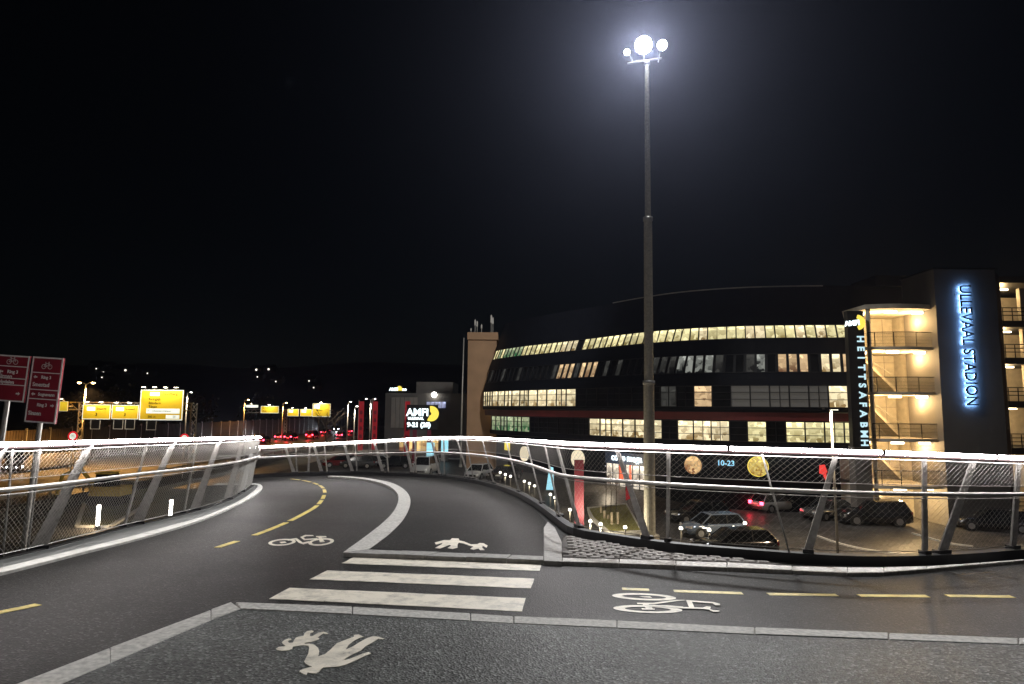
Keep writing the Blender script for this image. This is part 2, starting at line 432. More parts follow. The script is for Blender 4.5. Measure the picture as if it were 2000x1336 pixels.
def extend(poly, start=True, dist=6.0, turn=0.0, n=4, slope=None):
    a, b = (poly[1], poly[0]) if start else (poly[-2], poly[-1])
    d = (b - a); d.z = 0; d.normalize(); out = []; p = b.copy()
    for i in range(n):
        d = Matrix.Rotation(turn / n, 3, 'Z') @ d
        p = p + d * (dist / n); z = deck_z(p.x, p.y) if slope is None else p.z + slope * dist / n
        p = Vector((p.x, p.y, z)); out.append(p)
    return list(reversed(out)) + poly if start else poly + out
ER = extend(ER, False, 9.0, R(14), 5)
ER = extend(ER, True, .5, 0, 1, -.05)
def tail(poly, k):
    p = poly[-1]; q = poly[:]
    for i in range(1, 4):
        q.append(Vector((p.x - .5 * i, p.y + .15 * k * i, p.z - .02 * i)))
    return q
EL, EMI, EG = tail(EL, 1), tail(EMI, .6), tail(EG, .3)
EL = extend(EL, True, 7, R(0)); EMI = extend(EMI, True, 7, 0); EG = extend(EG, True, 7, 0)
EL, EMI, EG, ER = smooth(EL), smooth(EMI), smooth(EG), smooth(ER)

deck_mb = MB()
back = [Vector((x, -9, deck_z(x, -9))) for x in (22, -16)]
far_r = ER[-1]
outline = EL + ER + [Vector((far_r.x, -9, deck_z(far_r.x, -9))), Vector((EL[0].x - .5, -9, deck_z(EL[0].x, -9)))]
deck_mb.prism(outline, .45)
deck = deck_mb.build('bridge_deck', M['deck'])
tag(deck, kind='structure')
def band(a, b, n, dz=0.0, h=0.0):            # a strip between two edge lines
    A, B = interp(a, n), interp(b, n); mb = MB()
    top = [p + Vector((0, 0, dz)) for p in A] + [p + Vector((0, 0, dz)) for p in B]
    fs = [(i, n + i, n + i + 1, i + 1) for i in range(n - 1)]
    mb.add(top, fs)
    if h:
        lo = [p - Vector((0, 0, h)) for p in top]; k = len(mb.v); mb.add(lo, [])
        mb.f += [(i, i + 1, 2 * n + i + 1, 2 * n + i) for i in range(n - 1)] + [(n + i + 1, n + i, 3 * n + i, 3 * n + i + 1) for i in range(n - 1)]
        mb.f += [(0, 2 * n, 3 * n, n), (n - 1, 2 * n - 1, 4 * n - 1, 3 * n - 1)]; mb.m += [0] * (2 * n)
    return mb
# left edge: pale stone strip cut into lengths, then the grey steel gutter
nS = 16
A, B = interp(EL, nS * 6 + 1), interp(EMI, nS * 6 + 1)
for k in range(nS):
    a, b = A[k * 6:(k + 1) * 6 + 1], B[k * 6:(k + 1) * 6 + 1]
    a = a[:]; b = b[:]
    a[-1] = a[-1].lerp(a[-2], .012); b[-1] = b[-1].lerp(b[-2], .012)
    band(a, b, 7, .035 + random.uniform(-.004, .004), .2).build('edge_stone', M['strip'], deck, fix=True)
band(EMI, EG, 90, .012, .3).build('steel_gutter', M['gutter'], deck, fix=True)
def offset_line(poly, d):                    # sideways in plan, positive to the left of travel
    out = []
    for i, p in enumerate(poly):
        t = poly[min(i + 1, len(poly) - 1)] - poly[max(i - 1, 0)]; t.z = 0; t.normalize()
        out.append(p + Vector((-t.y, t.x, 0)) * d)
    return out
up_ = Vector((0, 0, .13))
BO = offset_line(ER, .14)
bm_ = MB(); n = 120
A, B = interp(ER, n), interp(BO, n)
ring = [[A[i] - Vector((0, 0, .5)), A[i] + up_, B[i] + up_, B[i] - Vector((0, 0, .5))] for i in range(n)]
bm_.loft(ring); bm_.build('edge_beam', M['beam'], deck, fix=True)
A, B = interp(EG, n), interp(offset_line(EG, .14), n)
bm_ = MB(); bm_.loft([[A[i] - Vector((0, 0, .5)), A[i] + Vector((0, 0, .03)), B[i] + Vector((0, 0, .03)), B[i] - Vector((0, 0, .5))] for i in range(n)])
bm_.build('edge_beam', M['beam'], deck, fix=True)

# --- raised footways
H1 = .07
def PX(l, off): return [D(u, v, off) for u, v in l]
kin = PX([(32, 1336), (214, 1265.5), (412, 1191.5), (452, 1177)], H1)                        # road side of the kerb, left run
kout = PX([(120, 1336), (214, 1296), (412, 1212), (470, 1190)], H1)
def ext2(p, q, d): v = (p - q); v.normalize(); return p + v * d
rin = PX([(460, 1177.3), (800, 1190), (1000, 1204), (1205, 1212.5), (1500, 1227.5), (2000, 1247.5)], H1)
rout = PX([(470, 1190), (800, 1206), (1000, 1218), (1205, 1227.5), (1500, 1241), (2000, 1260)], H1)
kin0, kout0 = ext2(kin[0], kin[1], 7), ext2(kout[0], kout[1], 7)
rin9, rout9 = ext2(rin[-1], rin[-2], 9), ext2(rout[-1], rout[-2], 9)
walk_mb = MB()
walk_mb.prism([kout0] + kout + rout[1:] + [rout9, Vector((rout9.x, -8.5, deck_z(rout9.x, -8.5) + H1)), Vector((kout0.x, -8.5, deck_z(kout0.x, -8.5) + H1))], .12)
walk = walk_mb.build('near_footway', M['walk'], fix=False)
tag(walk, kind='structure')
def stone(mb_pts, name, mt, parent, h=.14, bev=.007):
    mb = MB(); mb.prism(mb_pts, h)
    o = mb.build(name, mt, parent, fix=True)
    b = bmesh.new(); b.from_mesh(o.data); bmesh.ops.remove_doubles(b, verts=b.verts, dist=.001)
    bmesh.ops.bevel(b, geom=[e for e in b.edges if len(e.link_faces) == 2 and e.calc_face_angle(0) > .5], offset=bev, segments=1, affect='EDGES')
    b.to_mesh(o.data); b.free(); return o
def lerp_at(l, t):
    k = t * (len(l) - 1); i = min(int(k), len(l) - 2); return l[i].lerp(l[i + 1], k - i)
def run_of_stones(a, b, cuts, name, mt, parent, dz=.006, h=.14, gap=.003):
    for s, e in zip(cuts, cuts[1:]):
        a0, a1, b0, b1 = s[0], e[0], s[1], e[1]
        g = (a1 - a0).normalized() * gap; w = (b0 - a0).normalized() * random.uniform(-.006, .006)
        z = Vector((0, 0, dz + random.uniform(-.004, .004)))
        stone([a0 + g + w + z, a1 - g + w + z, b1 - g + w + z, b0 + g + w + z], name, mt, parent, h)
cut = [(kin0, kout0), (kin0.lerp(kin[0], .25), kout0.lerp(kout[0], .25)), (kin0.lerp(kin[0], .5), kout0.lerp(kout[0], .5)), (kin0.lerp(kin[0], .78), kout0.lerp(kout[0], .78)), (kin[1], kout[1]), (kin[2], kout[2]), (kin[3], kout[3])]
run_of_stones(None, None, cut, 'kerb_stone', M['kerb'], walk)
def at_u(line, u):
    for a, b in zip(line, line[1:]):
        ua, ub = proj(a)[0], proj(b)[0]
        if min(ua, ub) <= u <= max(ua, ub): return a.lerp(b, (u - ua) / (ub - ua))
    return line[0] if abs(proj(line[0])[0] - u) < abs(proj(line[-1])[0] - u) else line[-1]
us = [470, 690, 920, 1003, 1205, 1475, 1740, 1990]
cut = [(rin[0], rout[0])] + [(at_u(rin, u), at_u(rout, u)) for u in us[1:]]
for k in range(1, 9): cut.append((rin[-1].lerp(rin9, k / 8), rout[-1].lerp(rout9, k / 8)))
run_of_stones(None, None, cut, 'kerb_stone', M['kerb'], walk)

H2 = .05
dl = PX([(670, 1080), (713, 1049), (745.6, 1024), (771, 999), (780, 973.6), (774, 959), (756, 946.6), (724, 937.6), (681, 932.4), (640, 930.5)], H2)
dr = PX([(720, 1073.7), (763.6, 1042), (790.6, 1013), (803, 984.4), (799.6, 966.4), (785, 952), (760, 941), (717, 933.6), (681, 930.6), (645, 929.6)], H2)
dl, dr = smooth(dl), smooth(dr)
asp = PX([(1062, 1087), (1062, 1030), (1074, 1029), (1063, 1015), (1041, 993), (1012, 973), (968, 955), (924, 944), (880, 935.8), (800, 931.2), (720, 929.2), (660, 928.9)], H2)
fw_mb = MB(); fw_mb.prism(dr + list(reversed(asp)), .1)
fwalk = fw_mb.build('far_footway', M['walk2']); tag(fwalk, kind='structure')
nD = 22; A, B = interp(dl, nD * 3 + 1), interp(dr, nD * 3 + 1)
for k in range(nD):
    a, b = A[k * 3:k * 3 + 4], B[k * 3:k * 3 + 4]; a, b = a[:], b[:]
    a[-1] = a[-1].lerp(a[-2], .02); b[-1] = b[-1].lerp(b[-2], .02)
    band(a, b, 4, .006 + random.uniform(-.002, .002), .12).build('divider_stone', M['kerb'], fwalk, fix=True)
fk_in = PX([(670, 1080), (1062, 1095)], H2); fk_out = PX([(720, 1073.7), (1062, 1087)], H2)
cut = [(fk_in[0].lerp(fk_in[1], t), fk_out[0].lerp(fk_out[1], t)) for t in (0, .2, .42, .62, .82, 1)]
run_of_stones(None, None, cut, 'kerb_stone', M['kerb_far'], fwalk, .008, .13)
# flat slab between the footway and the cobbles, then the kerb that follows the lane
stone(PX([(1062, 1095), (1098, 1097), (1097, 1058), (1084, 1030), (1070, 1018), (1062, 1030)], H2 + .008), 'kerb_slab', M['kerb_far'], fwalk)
ck_in = PX([(1098, 1097.5), (1320, 1105), (1420, 1108.5), (1547, 1114), (1655, 1118.5), (1726, 1117.5), (1810, 1111), (1914, 1101.5), (2000, 1094)], .045)
ck_out = PX([(1098, 1090), (1320, 1096), (1420, 1099), (1547, 1106), (1655, 1108), (1726, 1108.3), (1810, 1106), (1914, 1099), (2000, 1092.5)], .045)
cu = [1098, 1210, 1320, 1420, 1547, 1655, 1726, 1810, 1914, 2000]
cut = [(at_u(ck_in, u), at_u(ck_out, u)) for u in cu]
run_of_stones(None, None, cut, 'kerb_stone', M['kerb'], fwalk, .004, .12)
# cobbled triangle: sand bed and single setts
tri = PX([(1098, 1090), (1320, 1096), (1420, 1099), (1540, 1103), (1428, 1090), (1320, 1081), (1210, 1064), (1144, 1053), (1118, 1047), (1100, 1043)], .028)
tm = MB(); tm.prism(tri, .05); cob = tm.build('cobbled_triangle', M['mortar']); tag(cob, kind='structure')
def inside(p, poly):
    c = False; n = len(poly)
    for i in range(n):
        a, b = poly[i], poly[(i + 1) % n]
        if (a.y > p.y) != (b.y > p.y) and p.x < (b.x - a.x) * (p.y - a.y) / (b.y - a.y) + a.x: c = not c
    return c
e1 = (tri[1] - tri[0]); e1.z = 0; e1.normalize(); e2 = Vector((-e1.y, e1.x, 0))
setts = []
for s in range(4):
    mb = MB(); w, d, h = .155 / 2, .105 / 2, .06
    j = lambda: random.uniform(-.008, .008)
    q = [(-w + j(), -d + j()), (w + j(), -d + j()), (w + j(), d + j()), (-w + j(), d + j())]
    mb.add([(x, y, -h) for x, y in q] + [(x, y, 0) for x, y in q] + [(x * .82, y * .78, .016) for x, y in q],
           [(0, 1, 5, 4), (1, 2, 6, 5), (2, 3, 7, 6), (3, 0, 4, 7), (4, 5, 9, 8), (5, 6, 10, 9), (6, 7, 11, 10), (7, 4, 8, 11), (8, 9, 10, 11)])
    setts.append(mb.mesh('cobble', M['cobble']))
allc = []
for r_ in range(30):
    for c_ in range(-1, 50):
        p = tri[0] + e1 * (c_ * .185 + (.09 if r_ % 2 else 0) + .08) + e2 * (r_ * .135 + .07)
        if inside(p, tri) and inside(p + e1 * .07, tri) and inside(p - e1 * .07, tri) and inside(p + e2 * .05, tri):
            allc.append(p)
allc.sort(key=lambda p: (p - EYE).length)
rest = MB()
for i, p in enumerate(allc):
    z = deck_z(p.x, p.y) + .032 + random.uniform(-.004, .005)
    if i < 290:
        o = place('cobble', random.choice(setts), cob, (p.x, p.y, z))
        o.rotation_euler = (random.uniform(-.03, .03), random.uniform(-.03, .03) - SA * 0, math.atan2(e1.y, e1.x) + random.uniform(-.06, .06))
    else:
        rest.box((p.x, p.y, z), (.15, .1, .03), Matrix.Rotation(math.atan2(e1.y, e1.x), 3, 'Z'))
if rest.v: tag(rest.build('cobbles', M['cobble'], cob), kind='stuff')

# --- painted markings (thin thermoplastic on the surface)
def flat(pxs, off, mt, name, parent, th=.004):
    mb = MB(); mb.prism(PX(pxs, off + th), th * 1.5); return mb.build(name, mt, parent)
for q in ([(690, 1088), (1057, 1100.5), (1055, 1115), (668, 1100)], [(640, 1114), (1044, 1130), (1037, 1149), (605, 1131)], [(565, 1148), (1027, 1168), (1020, 1194), (526, 1169)]):
    a = []
    for i in range(4):                        # slightly ragged edges
        p, r2 = q[i], q[(i + 1) % 4]; k = 14 if i % 2 == 0 else 3
        for t in range(k):
            f = t / k; a.append((p[0] + (r2[0] - p[0]) * f + random.uniform(-.8, .8), p[1] + (r2[1] - p[1]) * f + random.uniform(-.35, .35)))
    flat(a, 0, M['white_paint'], 'crossing_stripe', deck)
cl = smooth([D(u, v) for u, v in [(-160, 1232), (0, 1196), (75, 1182), (250, 1134), (425, 1069), (467, 1056), (513, 1040), (548, 1026), (576, 1013), (598, 1001), (615, 991.5), (626, 981), (632, 971), (635, 961.5), (632, 953), (620, 945.5), (600, 939.7), (577, 936.2), (555, 934.6), (520, 934.0)]], 2)
dash = [((-10, 1200), (75, 1182)), ((425, 1070), (467, 1057)), ((496, 1045.5), (532, 1032)), ((536, 1031), (562, 1019.5)), ((566, 1018), (588, 1006.5)), ((591, 1005), (607, 996)), ((609, 995), (621, 986.5)), ((622, 985), (629, 977)), ((630.5, 974), (634, 966.5)), ((634.8, 963.5), (634.3, 957)), ((633, 954.5), (627, 949)), ((623, 947), (612, 943)), ((606, 941.3), (592, 938.4)), ((585, 937.3), (570, 935.6))]
Lc = [0.0]
for a, b in zip(cl, cl[1:]): Lc.append(Lc[-1] + (b - a).length)
def s_of(P): i = min(range(len(cl)), key=lambda k: (cl[k] - P).length); return Lc[i]
def at_s(s):
    j = 0
    while j < len(Lc) - 2 and Lc[j + 1] < s: j += 1
    return cl[j].lerp(cl[j + 1], (s - Lc[j]) / max(1e-9, Lc[j + 1] - Lc[j]))
for (a, b) in dash:
    s0, s1 = s_of(D(*a)), s_of(D(*b))
    pts = [at_s(s0 + (s1 - s0) * k / 6) for k in range(7)]
    pts = [Vector((p.x, p.y, deck_z(p.x, p.y) + .005)) for p in pts]
    mb = MB(); l, r2 = offset_line(pts, .05), offset_line(pts, -.05)
    mb.prism(l + list(reversed(r2)), .006); mb.build('lane_dash', M['yellow_paint'], deck)
for a, b in (((1215, 1149.5), (1268, 1152)), ((1316, 1154), (1450, 1158.5)), ((1500, 1160), (1635, 1162)), ((1678, 1163), (1812, 1164)), ((1850, 1163.5), (1978, 1165))):
    p, q = D(*a, .005), D(*b, .005); n_ = Vector((-(q - p).y, (q - p).x, 0)).normalized() * .045
    mb = MB(); mb.prism([p - n_, q - n_, q + n_, p + n_], .006); mb.build('lane_dash', M['yellow_paint'], deck)
walk_near = [(145,435),(190,410),(280,400),(290,388),(245,360),(235,340),(270,310),(330,285),(370,285),(380,300),(330,318),(325,335),(350,350),(400,345),(415,315),(440,275),(490,255),(560,245),(575,205),(610,175),(680,163),(712,172),(700,190),(660,205),(650,230),(665,250),(700,245),(780,200),(860,180),(920,200),(930,215),(900,215),(850,210),(800,245),(770,270),(800,285),(780,300),(680,335),(600,345),(570,352),(590,365),(650,362),(720,375),(780,425),(795,470),(790,520),(770,555),(880,520),(960,455),(1060,355),(1200,300),(1320,255),(1310,230),(1390,225),(1465,260),(1400,275),(1330,310),(1240,375),(1190,450),(1290,410),(1400,340),(1520,275),(1610,248),(1700,262),(1780,285),(1740,297),(1680,290),(1600,340),(1490,400),(1420,465),(1300,520),(1200,575),(1155,612),(1250,590),(1350,550),(1450,510),(1530,490),(1575,505),(1550,520),(1480,545),(1350,610),(1200,675),(1090,705),(950,715),(850,720),(820,745),(790,785),(740,810),(660,800),(620,795),(600,830),(560,815),(495,780),(510,760),(580,735),(690,705),(640,690),(590,660),(568,630),(590,590),(630,510),(645,430),(640,395),(560,385),(480,395),(400,405),(390,440),(330,462),(230,468),(160,455)]
flat([(520 + x / 7.69, 1210 + y / 7.69) for x, y in walk_near], H1, M['white_paint'], 'pedestrian_symbol', walk)
walk_far = [(1455,165),(1530,145),(1580,145),(1595,130),(1650,132),(1655,148),(1690,155),(1750,180),(1800,178),(1820,168),(1850,170),(1885,190),(1875,205),(1845,190),(1840,205),(1860,225),(1825,225),(1810,212),(1770,222),(1745,215),(1770,195),(1740,190),(1690,172),(1650,165),(1640,180),(1640,205),(1600,215),(1560,208),(1590,190),(1575,182),(1500,212),(1458,208),(1510,180),(1520,165),(1465,180)]
flat([(500 + x / 4.167, 1020 + y / 4.167) for x, y in walk_far], H2, M['white_paint'], 'pedestrian_symbol', fwalk)
def symbol(parts, name, parent, org, sc, off):
    mb = MB(); z = off + .004
    for p in parts:
        z += .0007
        if p[0] == 'ring':
            _, cx, cy_, rx, ry, ix, iy, tx = p; n = 40
            o_ = [(cx + rx * math.cos(2 * math.pi * k / n), cy_ + ry * math.sin(2 * math.pi * k / n) + tx * rx * math.cos(2 * math.pi * k / n)) for k in range(n)]
            i_ = [(cx + ix * math.cos(2 * math.pi * k / n), cy_ + iy * math.sin(2 * math.pi * k / n) + tx * ix * math.cos(2 * math.pi * k / n)) for k in range(n)]
            V = [D(org[0] + x / sc, org[1] + y / sc, z) for x, y in o_ + i_]
            mb.add(V, [(k, n + k, n + (k + 1) % n, (k + 1) % n) for k in range(n)])
        else:
            mb.poly([D(org[0] + x / sc, org[1] + y / sc, z) for x, y in p[1]])
    return mb.build(name, M['white_paint'], parent)
symbol([('ring', 600, 350, 482, 52, 330, 27, .042), ('ring', 655, 535, 520, 58, 345, 32, .034), ('p', [(520, 342), (690, 345), (720, 365), (600, 358)]),
        ('p', [(490, 440), (740, 440), (1080, 395), (1240, 400), (1080, 416), (745, 464), (500, 460)]), ('p', [(560, 445), (650, 450), (745, 535), (640, 538)]), ('p', [(560, 522), (760, 528), (760, 545), (570, 542)]),
        ('p', [(620, 470), (1000, 482), (1190, 498), (1190, 524), (1000, 506), (640, 488)]), ('p', [(1230, 402), (1310, 404), (1360, 520), (1280, 520)]), ('p', [(1240, 400), (1640, 428), (1740, 455), (1740, 478), (1670, 478), (1630, 448), (1240, 418)]),
        ('p', [(1180, 504), (1480, 512), (1540, 492), (1600, 500), (1590, 545), (1490, 532), (1180, 524)]), ('p', [(1590, 535), (1640, 552), (1730, 555), (1730, 572), (1640, 574), (1580, 550)])],
       'bicycle_symbol', deck, (1180, 1120), 7.69, 0)
symbol([('ring', 212, 163, 112, 27, 82, 17, -.07), ('ring', 530, 160, 105, 29, 76, 18, -.09), ('p', [(190, 160), (235, 155), (250, 166), (205, 172)]), ('p', [(255, 140), (330, 128), (380, 165), (430, 155), (440, 165), (385, 180), (350, 168), (320, 142), (260, 150)]),
        ('p', [(360, 120), (400, 103), (465, 104), (470, 112), (410, 114), (385, 125), (400, 135), (500, 130), (505, 139), (390, 146)]), ('p', [(490, 112), (570, 112), (575, 122), (535, 126), (560, 160), (520, 162), (508, 124), (488, 120)])],
       'bicycle_symbol', deck, (500, 1020), 4.167, 0)

# ================================================================== RAILINGS with the lit handrail
def lut(tbl, u):
    if u <= tbl[0][0]: return tbl[0][1]
    for (a, va), (b, vb) in zip(tbl, tbl[1:]):
        if a <= u <= b: return va + (vb - va) * (u - a) / (b - a)
    return tbl[-1][1]
class Rail:
    def __init__(s, base, inward, vtop, name, label, n=150, urange=(0, 2000), h0=1.45):
        s.n = n; s.base = interp(base, n); s.inw = []; s.sp, s.wr = (.085, .10), (.0019, .0013)
        for i in range(n):
            t = s.base[min(i + 1, n - 1)] - s.base[max(i - 1, 0)]; t.z = 0; t.normalize()
            s.inw.append(Vector((-t.y, t.x, 0)) * inward)
        hs = []
        for i, b in enumerate(s.base):
            q = b - EYE; h = None
            if q.dot(FW) > 1:
                u, v = proj(b)
                if urange[0] <= u <= urange[1]:
                    lo, hi = .7, 2.2
                    for _ in range(30):
                        m_ = (lo + hi) / 2; P = b + s.inw[i] * .2 + Vector((0, 0, m_)); uu, vv = proj(P)
                        if vv > lut(vtop, uu): lo = m_
                        else: hi = m_
                    h = (lo + hi) / 2
            hs.append(h)
        good = [i for i, h in enumerate(hs) if h is not None]
        for i in range(n):
            if hs[i] is None: hs[i] = hs[min(good, key=lambda k: abs(k - i))]
            hs[i] = max(1.05, min(1.75, hs[i]))
        for _ in range(3): hs = [(hs[max(0, i - 1)] + hs[i] + hs[min(n - 1, i + 1)]) / 3 for i in range(n)]
        s.h = hs
        s.root = thing(name, label, 'railing', s.base[n // 2], None)
        print(name, 'heights', [round(h, 2) for h in hs[::12]])
    def P(s, i, f, off=0.0):                 # i: float index along; f: fraction of height
        i = max(0, min(s.n - 1.001, i)); k = int(i); t = i - k
        def one(k): return s.base[k] + s.inw[k] * (.2 * f + off) + Vector((0, 0, s.h[k] * f))
        return one(k).lerp(one(k + 1), t)
    def idx(s, u, f):
        best, bi = 1e9, 0
        for k in range(s.n * 4):
            i = k / 4; P = s.P(i, f)
            if (P - EYE).dot(FW) < .5: continue
            e = abs(proj(P)[0] - u) + .002 * (P - EYE).length
            if e < best: best, bi = e, i
        return bi
    def line(s, f, off=0.0, step=1): return [s.P(i, f, off) for i in range(0, s.n, step)]
    def build(s, posts, rods, mesh_from=0, mesh_to=None):
        hand = MB().tube(s.line(.972, -.05), .032, 7); hand.build('handrail', M['rail_dark'], s.root, True)
        led = MB().tube(s.line(1.0, 0.0), .027, 8); led.build('light_strip', M['led'], s.root, True)
        MB().tube(s.line(.61, .07), .030, 8).build('middle_rail', M['stainless'], s.root, True)
        for f in (.935, .69, .56, .035): MB().tube(s.line(f, 0, 2), .006, 4).build('cable', M['wire'], s.root)
        for ub, ut, w0, w1, along in posts:
            ib, it = s.idx(ub, .02), s.idx(ut, .95)
            s.post(ib, it, w0, w1, along)
        for ub, ut in rods:
            ib, it = s.idx(ub, .02), s.idx(ut, .95); a, b = s.P(ib, 0, -.03), s.P(it, .95, -.03)
            mb = MB().cyl(a, b, .014, 6); c = a.lerp(b, .62); mb.ball(c, .035, 8, 5); mb.build('stay_rod', M['galv'], s.root, True)
        mesh = MB(); e = (mesh_to or s.n - 1)
        k = 2.0; cm = None
        while k < s.n - 3:
            a_, b_ = s.P(k - .01, 1.0), s.P(k + .01, 1.0); d_ = (b_ - a_).normalized() * .022
            j = MB(); c_ = (a_ + b_) / 2; j.cyl(c_ - d_, c_ + d_, .033, 10); j.tube([c_ - Vector((0, 0, .02)), s.P(k, .94, -.03)], .012, 5)
            j.build('rail_clamp', M['rail_dark'], s.root)
            seg = (s.base[int(k) + 1] - s.base[int(k)]).length; k += 1.9 / max(.05, seg)
        L = [0.0]
        for a, b in zip(s.base, s.base[1:]): L.append(L[-1] + (b - a).length)
        def at_len(x):
            j = 0
            lo, hi = 0, s.n - 2
            while lo < hi:
                mid = (lo + hi + 1) // 2
                if L[mid] <= x: lo = mid
                else: hi = mid - 1
            return lo + (x - L[lo]) / max(1e-9, L[lo + 1] - L[lo])
        for f0, f1, sp in ((.69, .935, s.sp[0]), (.035, .56, s.sp[1])):
            hh = (f1 - f0) * 1.45; run = hh * 1.05; x = L[mesh_from] - run
            while x < L[e]:
                for sgn in (1, -1):
                    pts = []
                    for k in range(4):
                        t = k / 3; xx = x + run * (t if sgn > 0 else 1 - t)
                        if xx < 0 or xx > L[-1]: continue
                        pts.append(s.P(at_len(xx), f0 + (f1 - f0) * t, -.004 * sgn))
                    if len(pts) > 1: mesh.tube(pts, s.wr[0 if f0 > .5 else 1] * (1 if sgn > 0 else .55), 3, False)  # other direction made thinner, standing in for its weaker light
                x += sp
        tag(mesh.build('wire_mesh', M[getattr(s, 'wm', 'wire')], s.root), kind='stuff')
    def post(s, ib, it, w0, w1, along):
        a, b = s.P(ib, .0, -.05), s.P(it, .97, -.05)
        k = int(ib); t = s.base[min(k + 1, s.n - 1)] - s.base[max(k - 1, 0)]; t.z = 0; t.normalize()
        inw = s.inw[k]; wd = t if along else inw; th = inw if along else t
        if not along: wd = (inw * .8 + t * .6).normalized(); th = wd.cross(Vector((0, 0, 1)))
        mb = MB(); rings = []
        for q in (0, .33, .66, 1):
            p = a.lerp(b, q); w = (w0 + (w1 - w0) * q) / 2; tt = .014
            rings.append([p - wd * w - th * tt, p + wd * w - th * tt, p + wd * w + th * tt, p - wd * w + th * tt])
        mb.loft(rings); o = mb.build('post', M['galv'], s.root, fix=True)
        f = MB()
        f.box(a + Vector((0, 0, .02)), (w0 * 1.25, .12, .05), Matrix.Rotation(math.atan2(wd.y, wd.x), 3, 'Z'))
        f.build('foot_plate', M['beam'], o)
        bl = MB()
        for q in (.12, .60, .66, .86, .9):
            p = a.lerp(b, q)
            bl.cyl(p - th * .022, p + th * .022, .016, 8)
        tag(bl.build('bolts', M['galv'], o), kind='stuff')

baseR = [p + Vector((0, 0, .13)) for p in offset_line(ER, .07)]
baseL = [p + Vector((0, 0, .02)) for p in offset_line(EG, .06)]
# which side is the carriageway?  EG runs away from the viewer with the lane on its right
vtR = [(505, 874), (560, 870), (620, 867), (700, 863), (760, 860), (800, 857), (850, 854.5), (900, 854), (960, 856), (1040, 861), (1090, 864.5), (1150, 867.5), (1230, 870), (1300, 872), (1400, 875), (1500, 878), (1600, 880.5), (1700, 883), (1800, 886.5), (1900, 890.5), (2000, 895)]
vtL = [(0, 869), (100, 866), (200, 862.5), (300, 859.5), (400, 857), (500, 854), (520, 854)]
RR = Rail(baseR, -1, vtR, 'bridge_railing', 'steel mesh railing with lit white handrail around the outer right-hand edge of the curve', 170, (515, 2000))
RL = Rail(baseL, -1, vtL, 'bridge_railing', 'steel mesh railing with lit white handrail on the inner left-hand edge of the lane', 120, (0, 487))
RL.sp, RL.wr, RL.wm = (.075, .075), (.0036, .0032), 'wire_lit'
RL.build([(84, 181, .19, .10, False), (271, 343, .19, .09, False), (384, 433, .18, .09, False), (448, 478, .18, .09, False), (474, 502, .16, .09, False), (468, 486, .05, .04, True), (250, 291, .06, .045, True), (364, 388, .06, .045, True), (-110, 10, .19, .1, False)],
         [(8, 27), (58, 83)])
RR.build([(490, 512, .1, .08, True), (575, 558, .14, .09, True), (630, 613, .14, .09, True), (689, 673, .14, .09, True), (748, 730, .14, .09, True), (803, 788, .14, .09, True), (858, 841, .13, .09, True), (913, 890, .14, .09, True), (961, 939, .15, .09, True), (1010, 986, .15, .09, True),
          (1054, 1025, .15, .09, True), (1089, 1059, .15, .09, True), (1125, 1083, .14, .09, True), (1258, 1200, .13, .07, True), (1302, 1307, .05, .05, True), (1583, 1638, .11, .06, True), (1816, 1811, .085, .07, True), (1849, 1911, .17, .10, True), (1988, 1999, .13, .09, True),
          (582, 578, .06, .05, True), (604, 605, .08, .06, True), (639, 634, .06, .05, True), (697, 694, .06, .05, True), (756, 754, .06, .05, True), (811, 808, .06, .05, True), (866, 864, .06, .05, True), (922, 908, .06, .05, True), (2110, 2150, .15, .1, True)],
         [(1540, 1493)])

# ================================================================== STADIUM BUILDING
CP = [(27.6, 49.6), (21, 50.3), (17, 51.5), (13, 53.8), (10, 57), (7.2, 61), (4.6, 64.5), (1.6, 68.2), (-.5, 71), (-2.4, 74.2), (-3.5, 77.0)]
CV_ = smooth([Vector((x, y, 0)) for x, y in CP], 2)
CL = [0.0]
for a, b in zip(CV_, CV_[1:]): CL.append(CL[-1] + (b - a).length)
CT = CL[-1]
def c_at(s):
    s = max(0, min(CT, s)); j = 0
    while j < len(CL) - 2 and CL[j + 1] < s: j += 1
    p = CV_[j].lerp(CV_[j + 1], (s - CL[j]) / (CL[j + 1] - CL[j]))
    a, b = CV_[max(j - 1, 0)], CV_[min(j + 2, len(CV_) - 1)]
    t = (b - a).normalized(); return p, Vector((t.y, -t.x, 0))          # point, inward normal (away from the viewer)
INS = [(-8.2, 3.4), (-2.95, 3.4), (-2.9, 1.0), (-.75, 1.0), (-.7, .35), (-.05, .3), (.0, .05), (2.2, .1), (3.1, .35), (4.7, .75), (5.9, 1.15), (7.1, 1.55), (10.4, 2.8)]
def ins(z): return lut(INS, z)
p_, n_ = c_at(5)
if n_.y < 0: _flip = -1
else: _flip = 1
def S(s, z, off=0.0):                        # a point on the facade: s along the wall, z above the eye
    p, n = c_at(s); n = n * _flip
    q = p + n * (ins(z) + off); q.z = EYE.z + z; return q
stad = thing('stadium_building', 'long curved black stadium building with four rows of lit office windows', 'stadium', (10, 57, 0))
def wall_band(z0, z1, name, mt, s0=0, s1=CT, off=0.0, nn=70, zs=2, th=.25):
    mb = MB(); ss = [s0 + (s1 - s0) * i / nn for i in range(nn + 1)]
    rings = []
    for s in ss:
        f_ = [S(s, z0 + (z1 - z0) * k / zs, off) for k in range(zs + 1)]
        b_ = [S(s, z1, off + th), S(s, z0, off + th)]
        rings.append(f_ + b_)
    mb.loft(rings); return mb.build(name, mt, stad, fix=True)
wall_band(7.08, 10.45, 'parapet_wall', M['facade'], zs=4)
wall_band(4.66, 5.92, 'wall_band', M['facade'])
wall_band(2.10, 3.12, 'wall_band', M['facade'])
wall_band(-.02, .34, 'wall_band', M['facade'])
wall_band(-.70, -.05, 'red_band', M['redband'])
